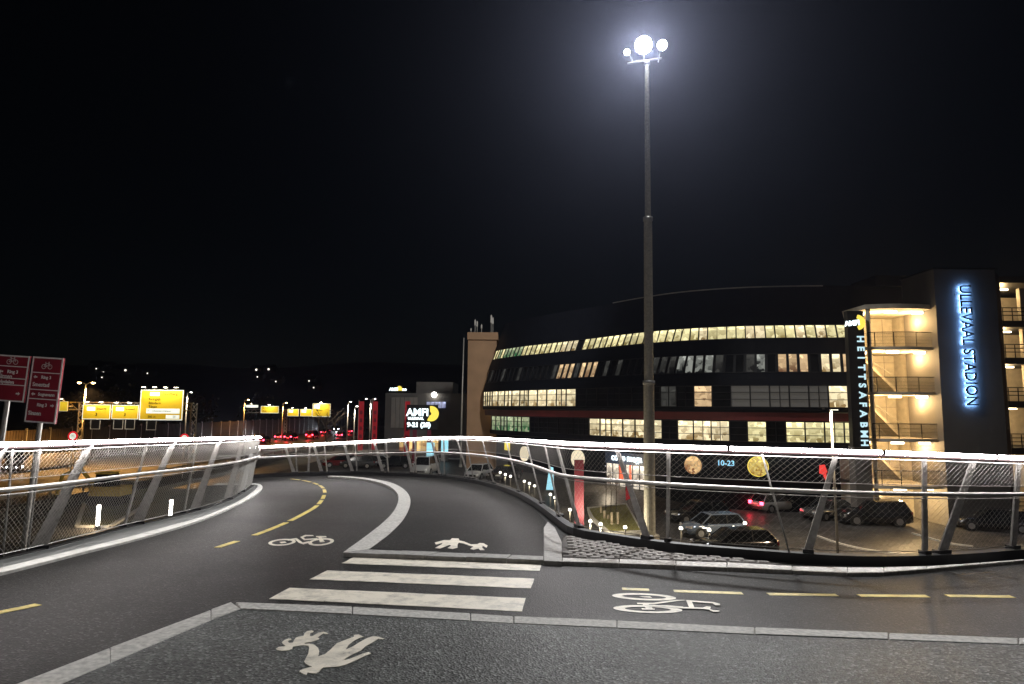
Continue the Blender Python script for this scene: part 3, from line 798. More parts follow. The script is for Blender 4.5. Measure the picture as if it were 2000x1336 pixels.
wall_band(-2.86, -2.42, 'wall_band', M['facade'])
wall_band(-8.2, -2.95, 'ground_floor_wall', M['facade'])
gut = MB().tube([S(2 + (CT - 22) * i / 40, 10.5, .05) for i in range(41)], .07, 5); gut.build('roof_gutter', M['grey_pole'], stad)
# roof and soffit
mb = MB(); mb.box((31, 56.5, EYE.z + 4.2), (9, 5, 13.2)); mb.build('upper_wall', M['facade'], stad)
mb = MB(); mb.box((33.2, 55.6, EYE.z + 11.2), (4.6, 4, .9)); mb.build('roof_step', M['facade'], stad)
rf = MB(); ss = [CT * i / 50 for i in range(51)]
rf.poly([S(s, 10.4, .1) for s in ss] + [Vector((2, 92, EYE.z + 10.4)), Vector((28, 92, EYE.z + 10.4))]); rf.build('roof', M['facade'], stad)
sf = MB(); sf.loft([[S(s, -2.88, 0.02), S(s, -2.88, 2.6)] for s in ss], False, False); sf.build('soffit', M['concrete'], stad)
# light and dark groups are read from the photograph as ranges of the picture's columns
def pick(row, u, k):
    rr = random.random()
    if row == 4:
        if 1126 < u < 1133 or 1295 < u < 1304 or 1508 < u < 1521: return 'dark_glass'
        if u < 1022: return 'chip_cream' if rr < .6 else 'chip_green'
        return 'chip_cream' if rr < .85 else 'chip_bright'
    if row == 3:
        if 1090 < u < 1118 or 1126 < u < 1166: return 'chip_warm'
        if 1520 < u < 1550 or 1595 < u < 1662: return 'chip_bright' if rr < .55 else 'chip_warm'
        if 1560 < u < 1585: return 'chip_warm' if rr < .5 else 'chip_dim'
        if 1312 < u < 1332 or 1345 < u < 1385: return 'chip_room'
        if 1485 < u < 1500: return 'chip_room'
        return 'dark_glass' if rr < .6 else 'chip_dim'
    if row == 2:
        if u < 1116: return 'chip_bright'
        if 1365 < u < 1405: return 'chip_warm'
        if 1437 < u < 1600: return 'blind'
        if u >= 1600: return 'chip_warm' if rr < .3 else 'chip_bright'
        return 'dark_glass' if rr < .7 else 'chip_dim'
    if u < 1028: return 'chip_green'
    if u < 1142: return 'dark_glass'
    if 1300 < u < 1312 or 1440 < u < 1452 or 1510 < u < 1526: return 'dark_glass'
    return 'chip_bright' if (u < 1450 and rr < .85) else ('chip_cream' if rr < .85 else 'chip_room')
def window_row(row, z0, z1, w, s0, s1, fr, mull):
    n = int((s1 - s0) / w)
    for k in range(n):
        a, b = s0 + (s1 - s0) * k / n, s0 + (s1 - s0) * (k + 1) / n; c = (a + b) / 2
        u = proj(S(c, (z0 + z1) / 2))[0]
        kind = pick(row, u, k)
        # the upper rows have slanting mullions
        sl = -.16 if row >= 3 and u < 1330 else (-.06 if row == 3 else 0)
        f = MB(); g = fr
        def q(s, z, off): return S(s + sl * (z - z0), z, off)
        def bar(sa, sb, za, zb):
            f.loft([[q(sa, za, -.05), q(sb, za, -.05), q(sb, zb, -.05), q(sa, zb, -.05)], [q(sa, za, .12), q(sb, za, .12), q(sb, zb, .12), q(sa, zb, .12)]])
        bar(a, a + g, z0, z1); bar(b - g * .3, b, z0, z1); bar(a + g, b - g * .3, z0, z0 + .06); bar(a + g, b - g * .3, z1 - .06, z1)
        if mull:
            for t in mull:
                zz = z0 + (z1 - z0) * t; bar(a + g, b - g * .3, zz - .022, zz + .022)
            if random.random() < .35 and row in (1, 2): bar(c - .02, c + .02, z0 + .06, z1 - .06)
        wd = f.build('window', M['frame'], stad, fix=True)
        pn = MB(); pn.add([q(a, z0, .06), q(b, z0, .06), q(b, z1, .06), q(a, z1, .06)], [(0, 1, 2, 3)])
        pn.build('pane', M[kind], wd)
window_row(4, 5.92, 7.08, .80, 0, CT - .3, .07, None)
window_row(3, 3.12, 4.66, .82, 0, CT - .3, .16, None)
window_row(2, .34, 2.10, 1.45, 0, CT - .2, .07, (.36, .68))
window_row(1, -2.42, -.75, 1.45, 0, CT - .6, .07, (.34, .67))
# salmon block closing the far end, with aerials
blk = thing('stair_block', 'salmon concrete block with aerials at the far left end of the stadium', 'building', (-3.8, 77, 0))
mb = MB(); mb.box((-3.65, 81.2, 8.15 + .0), (3.5, 6, 17.0)); mb.build('wall', M['salmon'], blk)
mb = MB(); mb.box((-3.6, 81.1, 17.1), (3.75, 6.3, .9)); mb.build('parapet', M['salmon'], blk)
for x, h in ((-5.2, .6), (-4.7, 1.7), (-4.45, 1.5), (-3.9, 1.1), (-2.7, 2.3), (-2.5, 2.0)):
    mb = MB().cyl((x + .1, 79, 17.4), (x + .1, 79, 17.6 + h), .05, 6); mb.box((x + .1, 79, 17.5 + h * .8), (.17, .12, h * .4)); mb.build('aerial', M['grey_pole'], blk)
# pale pole standing in front of the block
pp = thing('steel_pole', 'tall pale blue-grey pole in front of the salmon block', 'pole', (-5.7, 74, 1.7))
MB().tube([(-5.75, 74, 1.7), (-5.7, 74, 9), (-5.6, 74, 16.4)], .11, 8, True, .06).build('shaft', M['grey_pole'], pp, True)
MB().cyl((-5.75, 74, 1.6), (-5.75, 74, 1.9), .2, 8).build('base', M['grey_pole'], pp)

# ---- signs on the stadium's ground floor
def s_at_u(u, z):
    best = min(range(600), key=lambda k: abs(proj(S(CT * k / 600, z))[0] - u)); return CT * best / 600
def wall_frame(s, z, off):
    o = S(s, z, off); a, b = S(s - .3, z, off), S(s + .3, z, off)
    x = (a - b).normalized()
    if x.x < 0: x = -x
    return frame_at(o, x, (0, 0, 1))
def in_frame(fr, pts): return [fr @ Vector(p) for p in pts]
def fbox(mb, fr, x0, x1, y0, y1, z0, z1):
    P = in_frame(fr, [(x, y, z) for z in (z0, z1) for y in (y0, y1) for x in (x0, x1)])
    mb.add(P, [(0, 2, 3, 1), (4, 5, 7, 6), (0, 1, 5, 4), (2, 6, 7, 3), (0, 4, 6, 2), (1, 3, 7, 5)]); return mb
def disc_sign(u, v, rad, name, label, face, rim):
    z = 0
    for _ in range(6):
        s = s_at_u(u, z); P = S(s, z, 0); z += -(v - proj(P)[1]) * (P.y) / F
    fr = wall_frame(s, z, -.14)
    t = thing(name, label, 'shop sign', fr.translation.copy())
    rb = MB(); n = 26
    for k in range(1): rb.loft([in_frame(fr, [(rad * 1.06 * math.cos(2 * math.pi * i / n), rad * 1.06 * math.sin(2 * math.pi * i / n), zz) for i in range(n)]) for zz in (-.14, .08)])
    rb.build('rim', rim, t, fix=True)
    fb = MB(); fb.loft([in_frame(fr, [(rad * math.cos(2 * math.pi * i / n), rad * math.sin(2 * math.pi * i / n), zz) for i in range(n)]) for zz in (.03, .10)])
    fb.build('face', face, t, fix=True); return t
disc_sign(1355, 908, .76, 'round_sign', 'round lit wood-toned sign left of the blue opening-hours sign', M['burger'], M['black'])
disc_sign(1480, 911, .78, 'round_sign', 'round yellow lit sign like a pizza right of the blue opening-hours sign', M['pizza'], M['yellow_sign'])
disc_sign(1130, 896, .86, 'round_sign', 'cream lit oval-looking sign beside the supermarket entrance', M['disc'], M['disc'])
disc_sign(1026, 886, .78, 'round_sign', 'cream lit round sign farthest left along the stadium shop fronts', M['disc'], M['disc'])
def wall_uv(u, v, off):
    z = 0
    for _ in range(8):
        s = s_at_u(u, z); P = S(s, z, off); z += -(v - proj(P)[1]) * (P.y) / F
    return wall_frame(s, z, off), s, z
fr, s_, z_ = wall_uv(1417, 905, -.1)
t = thing('opening_hours_sign', 'blue-white lit opening-hours lettering between the two round signs', 'sign', fr.translation.copy())
fbox(MB(), fr, -.95, .95, -.36, .36, -.1, -.02).build('panel', M['sign_black'], t, fix=True)
put_text('lettering', '10-23', .62, M['bluetxt'], t, fr, .02, .012)
fr, s_, z_ = wall_uv(1228, 896, -.25)
t = thing('supermarket_sign', 'dark blue fascia with white lit supermarket lettering above the entrance', 'shop sign', fr.translation.copy())
fbox(MB(), fr, -3.0, 2.3, -.58, .52, -.25, -.02).build('fascia', M['deep_blue'], t, fix=True)
put_text('lettering', 'coop', .92, M['white_sign'], t, fr @ Matrix.Translation((-1.15, .04, 0)), .03, .018)
put_text('lettering', 'mega', .92, M['white_sign'], t, fr @ Matrix.Translation((.95, .04, 0)), .03, .018)
fr, s_, z_ = wall_uv(1228, 927, -.06)
t = thing('shop_entrance', 'lit supermarket entrance with glass doors and red posters', 'shop front', fr.translation.copy())
for k in range(6):
    x0 = -3.0 + k * .88
    fbox(MB(), fr, x0 + .04, x0 + .84, -1.25, 1.15, -.1, -.03).build('pane', M['entry'], t, fix=True)
    fbox(MB(), fr, x0 - .04, x0 + .04, -1.25, 1.2, -.1, .03).build('mullion', M['frame'], t, fix=True)
for x0, w in ((-1.3, .62), (.1, .28), (2.05, .6)):
    fbox(MB(), fr, x0, x0 + w, -.5, 1.05, .0, .02).build('poster', M['poster'], t, fix=True)
lamp('entrance_fill_light', 'POINT', fr @ Vector((-.4, .6, 2.2)), 420, (1, .82, .58), t, .3)  # fill light added to brighten the ground before the entrance
for u_ in (1010, 1130):
    q_ = S(s_at_u(u_, -3), -3.0, 1.2)
    mb = MB(); mb.box(q_, (.5, .5, .08)); mb.build('fill_lamp', M['warm_lamp'], stad)  # added glowing plate, goes with the fill light below it
    lamp('fill_light', 'POINT', q_ - Vector((0, 0, .5)), 220, (1, .76, .48), stad, .2)  # added to lift the dark ground along the shop fronts
fr, s_, z_ = wall_uv(970, 872, -.2)
t = thing('yellow_sign', 'small square yellow lit sign on the far shop fronts', 'sign', fr.translation.copy())
fbox(MB(), fr, -.75, .75, -.45, .45, -.1, .05).build('face', M['yellow_sign'], t, fix=True)
fr, s_, z_ = wall_uv(1607, 927, -.12)
t = thing('red_sign', 'red glowing lightning-like sign left of the lamp post', 'sign', fr.translation.copy())
mb = MB(); pts = [(-.28, .75), (.12, .8), (.32, .2), (.2, .15), (.34, -.8), (-.02, -.1), (.08, -.05), (-.32, .1)]
mb.loft([in_frame(fr, [(x, y, zz) for x, y in pts]) for zz in (-.03, .05)], True); mb.build('face', M['redsign'], t, fix=True)
fbox(MB(), fr, -.06, .06, -.7, .7, -.12, -.04).build('bracket', M['black'], t, fix=True)

# ================================================================== STAIR TOWER, SIGN BLADE, NAME TOWER
TY = 48.2
def rel(v, u=1760, y=TY): return (HOR + (u - 1000) * math.tan(R(ROLL)) - v) * y / F   # height over the eye at depth y
X0, X1 = Y(1700, 800, TY).x, Y(1838, 800, TY).x
st = thing('stair_tower', 'open stair tower of warm lit concrete with black balcony railings', 'stair tower', ((X0 + X1) / 2, TY + 2, 0))
floors = [EYE.z + rel(v) for v in (678, 766, 856, 945)]
topz = EYE.z + rel(603)
def slab(z, th, name, mt, bulge=.55, front=TY, back=5.4):
    n = 12; pts = []
    for i in range(n + 1):
        x = X0 + (X1 - X0) * i / n; pts.append(Vector((x, front - bulge * (1 - (2 * i / n - 1) ** 2) + (0 if i < n else 0), z)))
    pts += [Vector((X1, front + back, z)), Vector((X0, front + back, z))]
    mb = MB(); mb.prism(pts, th); mb.poly([p - Vector((0, 0, th)) for p in pts], True)
    return mb.build(name, mt, st, fix=False)
for z in floors: slab(z, .22, 'floor_slab', M['concrete'])
slab(topz + .35, .35, 'roof_slab', M['concrete'])
mb = MB(); mb.box(((X0 + X1) / 2, TY + 5.35, topz / 2), (X1 - X0 + .3, .3, topz)); mb.build('back_wall', M['concrete'], st)
mb = MB(); mb.box((X0 + .12, TY + 3.1, topz / 2), (.24, 4.2, topz - .01)); mb.build('side_wall', M['concrete'], st)
mb = MB(); mb.box((X1 - .12, TY + 2.4, topz / 2), (.24, 5.6, topz - .02)); mb.build('side_wall', M['concrete'], st)
jt = MB()
for k in range(1, 5): jt.box((X0 + (X1 - X0) * k / 5, TY + 5.198, topz / 2), (.035, .012, topz - .1))
for k in range(1, 13): jt.box(((X0 + X1) / 2, TY + 5.196, topz * k / 13), (X1 - X0 - .5, .012, .03))
tag(jt.build('formwork_joints', M['tower'], st), kind='stuff')
mb = MB(); mb.cyl((X0 + .25, TY + .15, 0), (X0 + .25, TY + .15, topz), .16, 10); mb.build('column', M['concrete'], st, True)
levels = [0.0] + sorted(floors)
ceil = sorted(floors) + [topz]
for li, (z0, z1) in enumerate(zip(levels, ceil)):
    # a slanting stair flight against the back wall
    mb = MB(); xa, xb = X0 + 1.2, X1 - .9; h = z1 - z0 - .22; n = 12
    if li < 4:
        mb.loft([[Vector((xb, yy, z0 + .02)), Vector((xa, yy, z0 + h - .02)), Vector((xa, yy, z0 + h - .24)), Vector((xb - .35, yy, z0 + .02))] for yy in (TY + 3.3, TY + 4.9)])
        mb.build('stair_flight', M['concrete'], st)
        bar = MB()
        for dz in (.85,): bar.tube([(xb, TY + 3.2, z0 + .15 + dz), (xa, TY + 3.2, z0 + h + .1 + dz if z0 + h + dz < z1 - .1 else z1 - .25)], .03, 5)
        bar.build('stair_rail', M['grey_pole'], st)
    lampz = z1 - (.24 if li < 4 else .03)
    for fx, fy in ((.42, .9), (.85, 1.2), (.12, 2.2)):
        lx = X0 + (X1 - X0) * fx; ly = TY + fy
        b = MB(); b.box((lx, ly - .35, lampz - .09), (.85 if fx > .3 else .4, .26, .18)); b.build('ceiling_lamp', M['warm_lamp'], st)
    if li: 
        for fx in (.3, .8): lamp('stair_light', 'POINT', (X0 + (X1 - X0) * fx, TY + 1.6, z1 - .75), 500, (1, .64, .27), st, .15)
    else: lamp('stair_light', 'POINT', ((X0 + X1) / 2, TY + 1.0, z1 - .6), 1150, (1, .68, .31), st, .2)
for z in floors:
    n = 12; edge = [Vector((X0 + .1 + (X1 - X0 - .2) * i / n, TY - .45 * (1 - (2 * i / n - 1) ** 2), z)) for i in range(n + 1)]
    rl = MB()
    for dz in (.25, .5, .75): rl.tube([p + Vector((0, 0, dz)) for p in edge], .014, 4)
    rl.tube([p + Vector((0, 0, 1.1)) for p in edge], .035, 5)
    o = rl.build('balcony_railing', M['black'], st)
    sc2 = MB()
    for dz in (.08, .16, .34, .42, .6, .68, .84, .93, 1.0): sc2.tube([p + Vector((0, .01, dz)) for p in edge], .009, 3)
    for i in range(80):
        q_ = edge[0].lerp(edge[-1], i / 79); q_ = Vector((q_.x, TY - .45 * (1 - (2 * i / 79 - 1) ** 2) + .02, z)); sc2.cyl(q_, q_ + Vector((0, 0, 1.05)), .008, 3)
    tag(sc2.build('railing_mesh', M['black'], o), kind='stuff')
    for i in (0, 1, 4, 8, 12): MB().cyl(edge[i], edge[i] + Vector((0, 0, 1.1)), .03, 5).build('baluster', M['black'], o)
mb = MB(); mb.box((X0 + 3.3, TY - .4, 1.15), (.06, .06, 2.3)); mb.build('door_post', M['black'], st)

XB0, XB1 = Y(1664, 800, 47.6).x, Y(1696, 800, 47.6).x
bl = thing('sign_pylon', 'tall narrow black sign blade with stacked white lit letters left of the stair tower', 'sign', ((XB0 + XB1) / 2, 47.8, 0))
zt, zb = EYE.z + rel(606, 1680, 47.6), EYE.z + rel(872, 1680, 47.6)
mb = MB(); mb.box(((XB0 + XB1) / 2, 47.9, (zt + zb) / 2), (XB1 - XB0, .5, zt - zb)); mb.build('panel', M['sign_black'], bl)
mb = MB(); mb.box(((XB0 + XB1) / 2 + .35, 48.6, zb / 2), (XB1 - XB0, .9, zb - .01)); mb.build('pillar', M['tower'], bl)
xc = (XB0 + XB1) / 2
vs_ = [662, 681, 699, 718, 736, 753, 772, 790, 808, 829, 847, 864]
for ch, v in zip('HEITTSAFABMH', vs_):
    x = Y(1678 + (v - 600) * .04, v, 47.6).x
    fr = frame_at((x, 47.62, EYE.z + rel(v, 1680, 47.6)), (0, 0, -1), (1, 0, 0))
    put_text('letter', ch, .72, M['white_sign2'], bl, fr, .03, .02)
fr = frame_at((xc - .28, 47.62, EYE.z + rel(631, 1680, 47.6)), (1, 0, .12), (-.1, 0, 1))
put_text('logo_lettering', 'AMFI', .52, M['white_sign'], bl, fr, .03, .02)
def crescent(mb, o, r, n=20, a0=-1.4, a1=1.5, bite=.55, y=0):
    outer = [(r * math.cos(a0 + (a1 - a0) * i / n), r * math.sin(a0 + (a1 - a0) * i / n)) for i in range(n + 1)]
    inner = [(bite * r * math.cos(a1 + (a0 - a1) * i / n) * .6 - .1 * r, bite * r * math.sin(a1 + (a0 - a1) * i / n)) for i in range(n + 1)]
    P = outer + inner
    tr = tessellate_polygon([[Vector((x, z, 0)) for x, z in P]])
    vs = [o + Vector((x, 0, z)) for x, z in P] + [o + Vector((x, .06, z)) for x, z in P]; k = len(P)
    mb.add(vs, [tuple(t) for t in tr] + [tuple(i + k for i in reversed(t)) for t in tr] + [(i, (i + 1) % k, k + (i + 1) % k, k + i) for i in range(k)]); return mb
crescent(MB(), Vector((xc + .12, 47.6, EYE.z + rel(629, 1680, 47.6))), .58).build('logo_crescent', M['yellow_sign'], bl, fix=True)

XT0, XT1, XT2 = Y(1834, 700, 47.4).x, Y(1955, 700, 47.4).x, Y(1979, 700, 48.6).x
tz = EYE.z + rel(523, 1890, 47.4)
nt = thing('name_tower', 'tall dark grey tower slab with vertical blue-haloed stadium name', 'tower', ((XT0 + XT1) / 2, 49, 0))
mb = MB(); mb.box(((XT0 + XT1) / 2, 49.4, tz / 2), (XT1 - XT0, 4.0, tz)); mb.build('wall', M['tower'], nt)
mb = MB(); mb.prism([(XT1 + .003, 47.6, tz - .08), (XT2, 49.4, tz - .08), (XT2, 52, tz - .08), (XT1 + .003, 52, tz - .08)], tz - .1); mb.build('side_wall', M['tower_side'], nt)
mb = MB(); mb.box(((XT0 + XT1) / 2, 49.4, tz + .06), (XT1 - XT0 + .2, 4.2, .12)); mb.build('coping', M['black'], nt)
za, zb_ = EYE.z + rel(556, 1885, 47.4), EYE.z + rel(792, 1895, 47.4)
xm = Y(1889, 670, 47.3).x
L_ = za - zb_
fr = frame_at((xm, 47.22, (za + zb_) / 2), (0, 0, -1), (1, 0, 0))
me_ = text_mesh('ULLEVAAL STADION', 1.25, 0, 0); w_ = max(v.co.x for v in me_.vertices) - min(v.co.x for v in me_.vertices)
sc_ = L_ / w_
put_text('name_lettering', 'ULLEVAAL STADION', 1.25, M['black'], nt, fr, .035, .012, 'CENTER', sc_)
fr2 = frame_at((xm, 47.28, (za + zb_) / 2), (0, 0, -1), (1, 0, 0))
put_text('name_backlight', 'ULLEVAAL STADION', 1.25, M['halo'], nt, fr2, .015, -.005, 'CENTER', sc_)

# car-park building at the right edge, open lit storeys
pk = thing('parking_house', 'multi-storey car park with warm lit open decks at right edge', 'building', (44, 52, 0))
xs0, xs1 = XT2 + .1, 56
lv = [0.2] + [EYE.z + rel(v, 1985, 49.5) for v in (880, 790, 705, 632)] 
rt = EYE.z + rel(556, 1985, 49.5)
for z in lv[1:] + [rt + .5]:
    mb = MB(); mb.box(((xs0 + xs1) / 2, 54, z), (xs1 - xs0, 9, .5)); mb.build('deck_slab', M['facade'] if z < rt else M['black'], pk)
mb = MB(); mb.box(((xs0 + xs1) / 2, 54.6, rt / 2), (xs1 - xs0, .3, rt - .1)); mb.build('back_wall', M['concrete'], pk)
for k in range(5):
    mb = MB(); mb.box((xs0 + 2.4 + k * 4.2, 50.6, rt / 2), (.35, .35, rt)); mb.build('column', M['concrete'], pk)
for z0, z1 in zip(lv, lv[1:] + [rt + .5]):
    ra = MB(); 
    for dz in (.5, .8, 1.1): ra.box(((xs0 + xs1) / 2, 49.7, z0 + .2 + dz), (xs1 - xs0, .06, .07))
    for k in range(24): ra.box((xs0 + .2 + k * .75, 49.7, z0 + .75), (.05, .05, 1.0))
    ra.build('deck_railing', M['black'], pk)
    mb = MB(); mb.box((xs0 + 1.8, 52, z1 - .32), (1.4, .2, .1)); mb.build('ceiling_lamp', M['warm_lamp'], pk)
    lamp('deck_light', 'POINT', (xs0 + 1.7, 51.8, z1 - .9), 420, (1, .66, .30), pk, .2)

# ================================================================== FLOODLIGHT MAST
MX, MY = Y(1269, 1045, 41.6).x, 41.6
MH = EYE.z + (HOR - 96) * MY / F * 1.012
mast = thing('floodlight_mast', 'very tall steel mast with blazing white floodlights at its top', 'light mast', (MX, MY, 0))
segs = [(0, 10.0, .36, .34), (10.0, 20.9, .30, .27), (20.9, MH, .20, .14)]
LEAN = .25
def mx(z): return MX + LEAN * z / MH
for z0, z1, r0, r1 in segs:
    MB().cyl((mx(z0), MY, z0), (mx(z1), MY, z1), r0, 18, r1).build('mast_section', M['mast'], mast)
    MB().cyl((mx(z1), MY, z1 - .15), (mx(z1), MY, z1 + .1), r1 + .05, 14).build('collar', M['galv'], mast, True)
MB().cyl((MX, MY, 0), (MX, MY, .35), .6, 14).build('base', M['concrete'], mast)
hx = mx(MH)
MB().tube([(hx - 1.35, MY - .1, MH - .1), (hx + 1.0, MY - .1, MH + .3)], .06, 6).build('cross_arm', M['galv'], mast)
for px, pv, r, dx in ((1225, 102, .20, -1.0), (1257, 88, .56, -.25), (1293, 88, .32, .75)):
    c = Y(px, pv, MY - .5); d = Vector((-.25 + .35 * dx, -1, -.65)).normalized()
    x = d.cross(Vector((0, 0, 1))).normalized(); y = x.cross(d)
    n = 16
    def ringp(rr, dd): return [c + d * dd + (x * math.cos(2 * math.pi * i / n) + y * math.sin(2 * math.pi * i / n)) * rr for i in range(n)]
    h = MB(); h.loft([ringp(r * .45, -.55), ringp(r * .95, -.2), ringp(r * 1.08, .0), ringp(r * 1.08, .06)]); o = h.build('floodlight', M['black'], mast, fix=True)
    l = MB(); l.loft([ringp(r, .062), ringp(r * .96, .09), ringp(r * .6, .13)]); l.build('lens', M['flood'], o, fix=True)
    MB().cyl(c - d * .3, (hx + dx, MY - .1, MH), .04, 6).build('bracket', M['galv'], o)
fl = []
for k, (px, pv, tgt) in enumerate(((1225, 102, (-5, 77, 9)), (1257, 88, (0, 3, 5)), (1293, 88, (26, 38, 0)))):
    c = Y(px, pv, MY - .5); d = (Vector(tgt) - c).normalized(); c = c + d * 1.1
    L = lamp('flood_beam', 'SPOT', c, FLOOD_P * (.45, 1, .35)[k], (1, 1, 1), mast, .9, spot_size=R((50, 78, 72)[k]), spot_blend=.8)
    aim(L, tgt, c)

# ================================================================== CARS
def ss(a, b, t): t = max(0, min(1, (t - a) / (b - a))); return t * t * (3 - 2 * t)
def make_car(style, paint_m, label, group, lights=None, tails=False):
    L, W, H, cab = {'hatch': (4.2, 1.76, 1.48, (.22, .40, .86, .97)), 'wagon': (4.7, 1.8, 1.5, (.27, .43, .88, .98)), 'suv': (4.75, 1.9, 1.78, (.24, .37, .90, .98)), 'van': (5.0, 1.95, 1.98, (.12, .25, .95, .985)), 'saloon': (4.7, 1.8, 1.44, (.29, .44, .74, .88)), 'bus': (11.0, 2.5, 3.1, (.015, .04, .985, .995))}[style]
    belt = H * .60; hood = {'suv': 1.05, 'van': 1.12, 'bus': 1.5}.get(style, .86); tr = belt if style != 'saloon' else .98
    root = thing({'hatch': 'hatchback_car', 'wagon': 'estate_car', 'suv': 'suv_car', 'van': 'van', 'saloon': 'saloon_car', 'bus': 'bus'}[style], label, style if style in ('van', 'bus') else 'car', (0, 0, 0), group)
    hw = W / 2; b = MB(); rings = []
    for k in range(17):                       # x = 0 is the nose
        t = k / 16; x = (t - .5) * L
        top = hood * (.72 + .28 * ss(0, .13, t)) if t < cab[0] else (hood + (belt - hood) * ss(cab[0], cab[0] + .12, t) if t < cab[2] else belt + (tr - belt) * ss(cab[2], .96, t))
        if t > .985: top *= .93
        w = hw * (.80 + .20 * ss(0, .12, t)) * (1 - .12 * ss(.9, 1, t))
        zb = .22 + .1 * (1 - ss(0, .05, t)) + .12 * ss(.93, 1, t)
        for f in (.19, .81):                  # wheel arches
            pass
        r = [(-w * .9, zb), (-w, zb + .14), (-w * 1.0, .55), (-w * .985, top - .14), (-w * .90, top - .02), (-w * .45, top + .02), (0, top + .03)]
        r = r + [(-a, z) for a, z in reversed(r[:-1])]
        rings.append([Vector((x, a, z)) for a, z in r])
    b.loft(rings); b.build('body', paint_m, root, True, True)
    # glasshouse: dark glass with a painted roof
    g = MB(); c0, c1, c2, c3 = [(q - .5) * L for q in cab]
    wb, wt = hw * .90, hw * .70
    gl = [[(c0, -wb, belt - .12), (c0, wb, belt - .12)]]
    def sec(x, z, w): return [Vector((x, -w, belt - .06)), Vector((x, -(w + (wb - w) * .0), z)), Vector((x, (w), z)), Vector((x, w, belt - .06))]
    P = lambda x, y, z: Vector((x, y, z))
    zr = H - .045
    lo = [P(c0, -wb, hood + .0), P(c3, -wb, tr - .02), P(c3, wb, tr - .02), P(c0, wb, hood + .0)]
    hi = [P(c1, -wt, zr), P(c2, -wt, zr), P(c2, wt, zr), P(c1, wt, zr)]
    g.loft([lo, hi]); g.build('glasshouse', M['glass_car'], root, False, True)
    rr = MB(); ro = [P(c1 - .05, -wt - .03, zr - .02), P(c2 + .08, -wt - .03, zr - .02), P(c2 + .08, wt + .03, zr - .02), P(c1 - .05, wt + .03, zr - .02)]
    r2 = [P(c1 + .12, -wt + .1, H), P(c2 - .05, -wt + .1, H), P(c2 - .05, wt - .1, H), P(c1 + .12, wt - .1, H)]
    rr.loft([ro, r2]); rr.build('roof', paint_m, root, False, True)
    for s in (-1, 1):
        for q, (a, d) in enumerate(((lo[0], hi[0]), (lo[1], hi[1]))):
            a2, d2 = Vector((a.x, s * abs(a.y), a.z)), Vector((d.x, s * abs(d.y), d.z))
            MB().cyl(a2, d2, .045, 5).build('pillar', paint_m, root)
        xm = (c1 * .45 + c2 * .55); MB().cyl((xm, s * wb * .99, belt - .05), (xm, s * wt * 1.01, zr), .04, 5).build('pillar', M['trim'], root)
        mr = MB(); mr.box((c0 + .35, s * (hw + .06), belt + .02), (.1, .2, .13)); mr.build('door_mirror', paint_m, root)
        wr = .32 if style in ('hatch', 'wagon', 'saloon') else .37
        for f in (.19, .80):
            x = (f - .5) * L
            ar = MB(); ar.cyl((x, s * (hw - .2), wr), (x, s * (hw + .004), wr), wr + .06, 18); ar.build('wheel_arch', M['trim'], root)
            wh = MB(); wh.cyl((x, s * (hw - .18), wr), (x, s * (hw + .015), wr), wr, 20); wo = wh.build('wheel', M['tyre'], root)
            ri = MB(); ri.cyl((x, s * (hw - .02), wr), (x, s * (hw + .024), wr), wr * .64, 14); ri.build('rim', M['rim'], wo)
        hl = MB(); hl.loft([[P(-L / 2 + .10, s * hw * .42, .60), P(-L / 2 + .10, s * hw * .42, .74), P(-L / 2 + .26, s * hw * .86, .80), P(-L / 2 + .26, s * hw * .86, .62)], [P(-L / 2 - .02, s * hw * .40, .60), P(-L / 2 - .0, s * hw * .40, .73), P(-L / 2 + .14, s * hw * .88, .78), P(-L / 2 + .12, s * hw * .88, .62)]])
        hl.build('headlight', M['headlight'] if lights else M['lens_off'], root, False, True)
        tl = MB(); tl.box((L / 2 - .04, s * hw * .72, belt - .12), (.12, .30, .24)); tl.build('tail_light', M['tail_on'] if tails else M['tail_off'], root)
    for x in (-L / 2 + .0, L / 2 + .0):
        pl = MB(); pl.box((x, 0, .48 if x < 0 else .72), (.05, .52, .12)); pl.build('number_plate', M['plate'], root)
    gr = MB(); gr.box((-L / 2 + .01, 0, .46), (.08, 1.1, .2)); gr.build('grille', M['trim'], root)
    bp = MB(); bp.box((L / 2 - .02, 0, .42), (.1, W * .82, .16)); bp.build('rear_bumper', M['trim'], root)
    return root
def spot_car(o, x, y, z, heading):            # heading: where the nose points, degrees from +x
    o.location = (x, y, z); o.rotation_euler = (0, 0, R(heading + 180)); return o
def ground_at(u, v):
    P = G(u, v, 0.0)
    for _ in range(10): P = G(u, v, plaza_z(P.x, P.y))
    return P
gl_ = 'cars parked below the bridge'
def park(style, col, label, u, v, head, tails=False, lights=None, group=gl_):
    P = ground_at(u, v); o = make_car(style, M[col], label, group, lights, tails); return spot_car(o, P.x, P.y, P.z, head)
park('hatch', 'car_navy', 'dark blue hatchback among the lit bollards, nearest side-on car in the lot', 1392, 1046, 192)
park('wagon', 'car_black', 'black estate car parked behind the dark blue hatchback', 1362, 1018, 196)
park('wagon', 'car_black', 'black car showing mostly its roof just above the bridge edge beam', 1432, 1084, 186)
c_ = park('hatch', 'car_silver', 'silver hatchback with glowing red brake lights', 1515, 998, 22, True)
lamp('brake_glow', 'POINT', (0, 0, 0), 30, (1, .02, .05), c_, .15).location = (2.75, 0, .6)
park('suv', 'car_black', 'large black SUV parked beside the foot of the stair tower', 1706, 1024, 172)
park('saloon', 'car_grey', 'dark grey car half hidden left of the large black SUV', 1618, 1012, 208)
park('wagon', 'car_black', 'black estate car at the far right edge under the name tower', 1942, 1036, 155)
park('van', 'car_white', 'white van among the far cars behind the middle of the railing', 832, 926, 262)
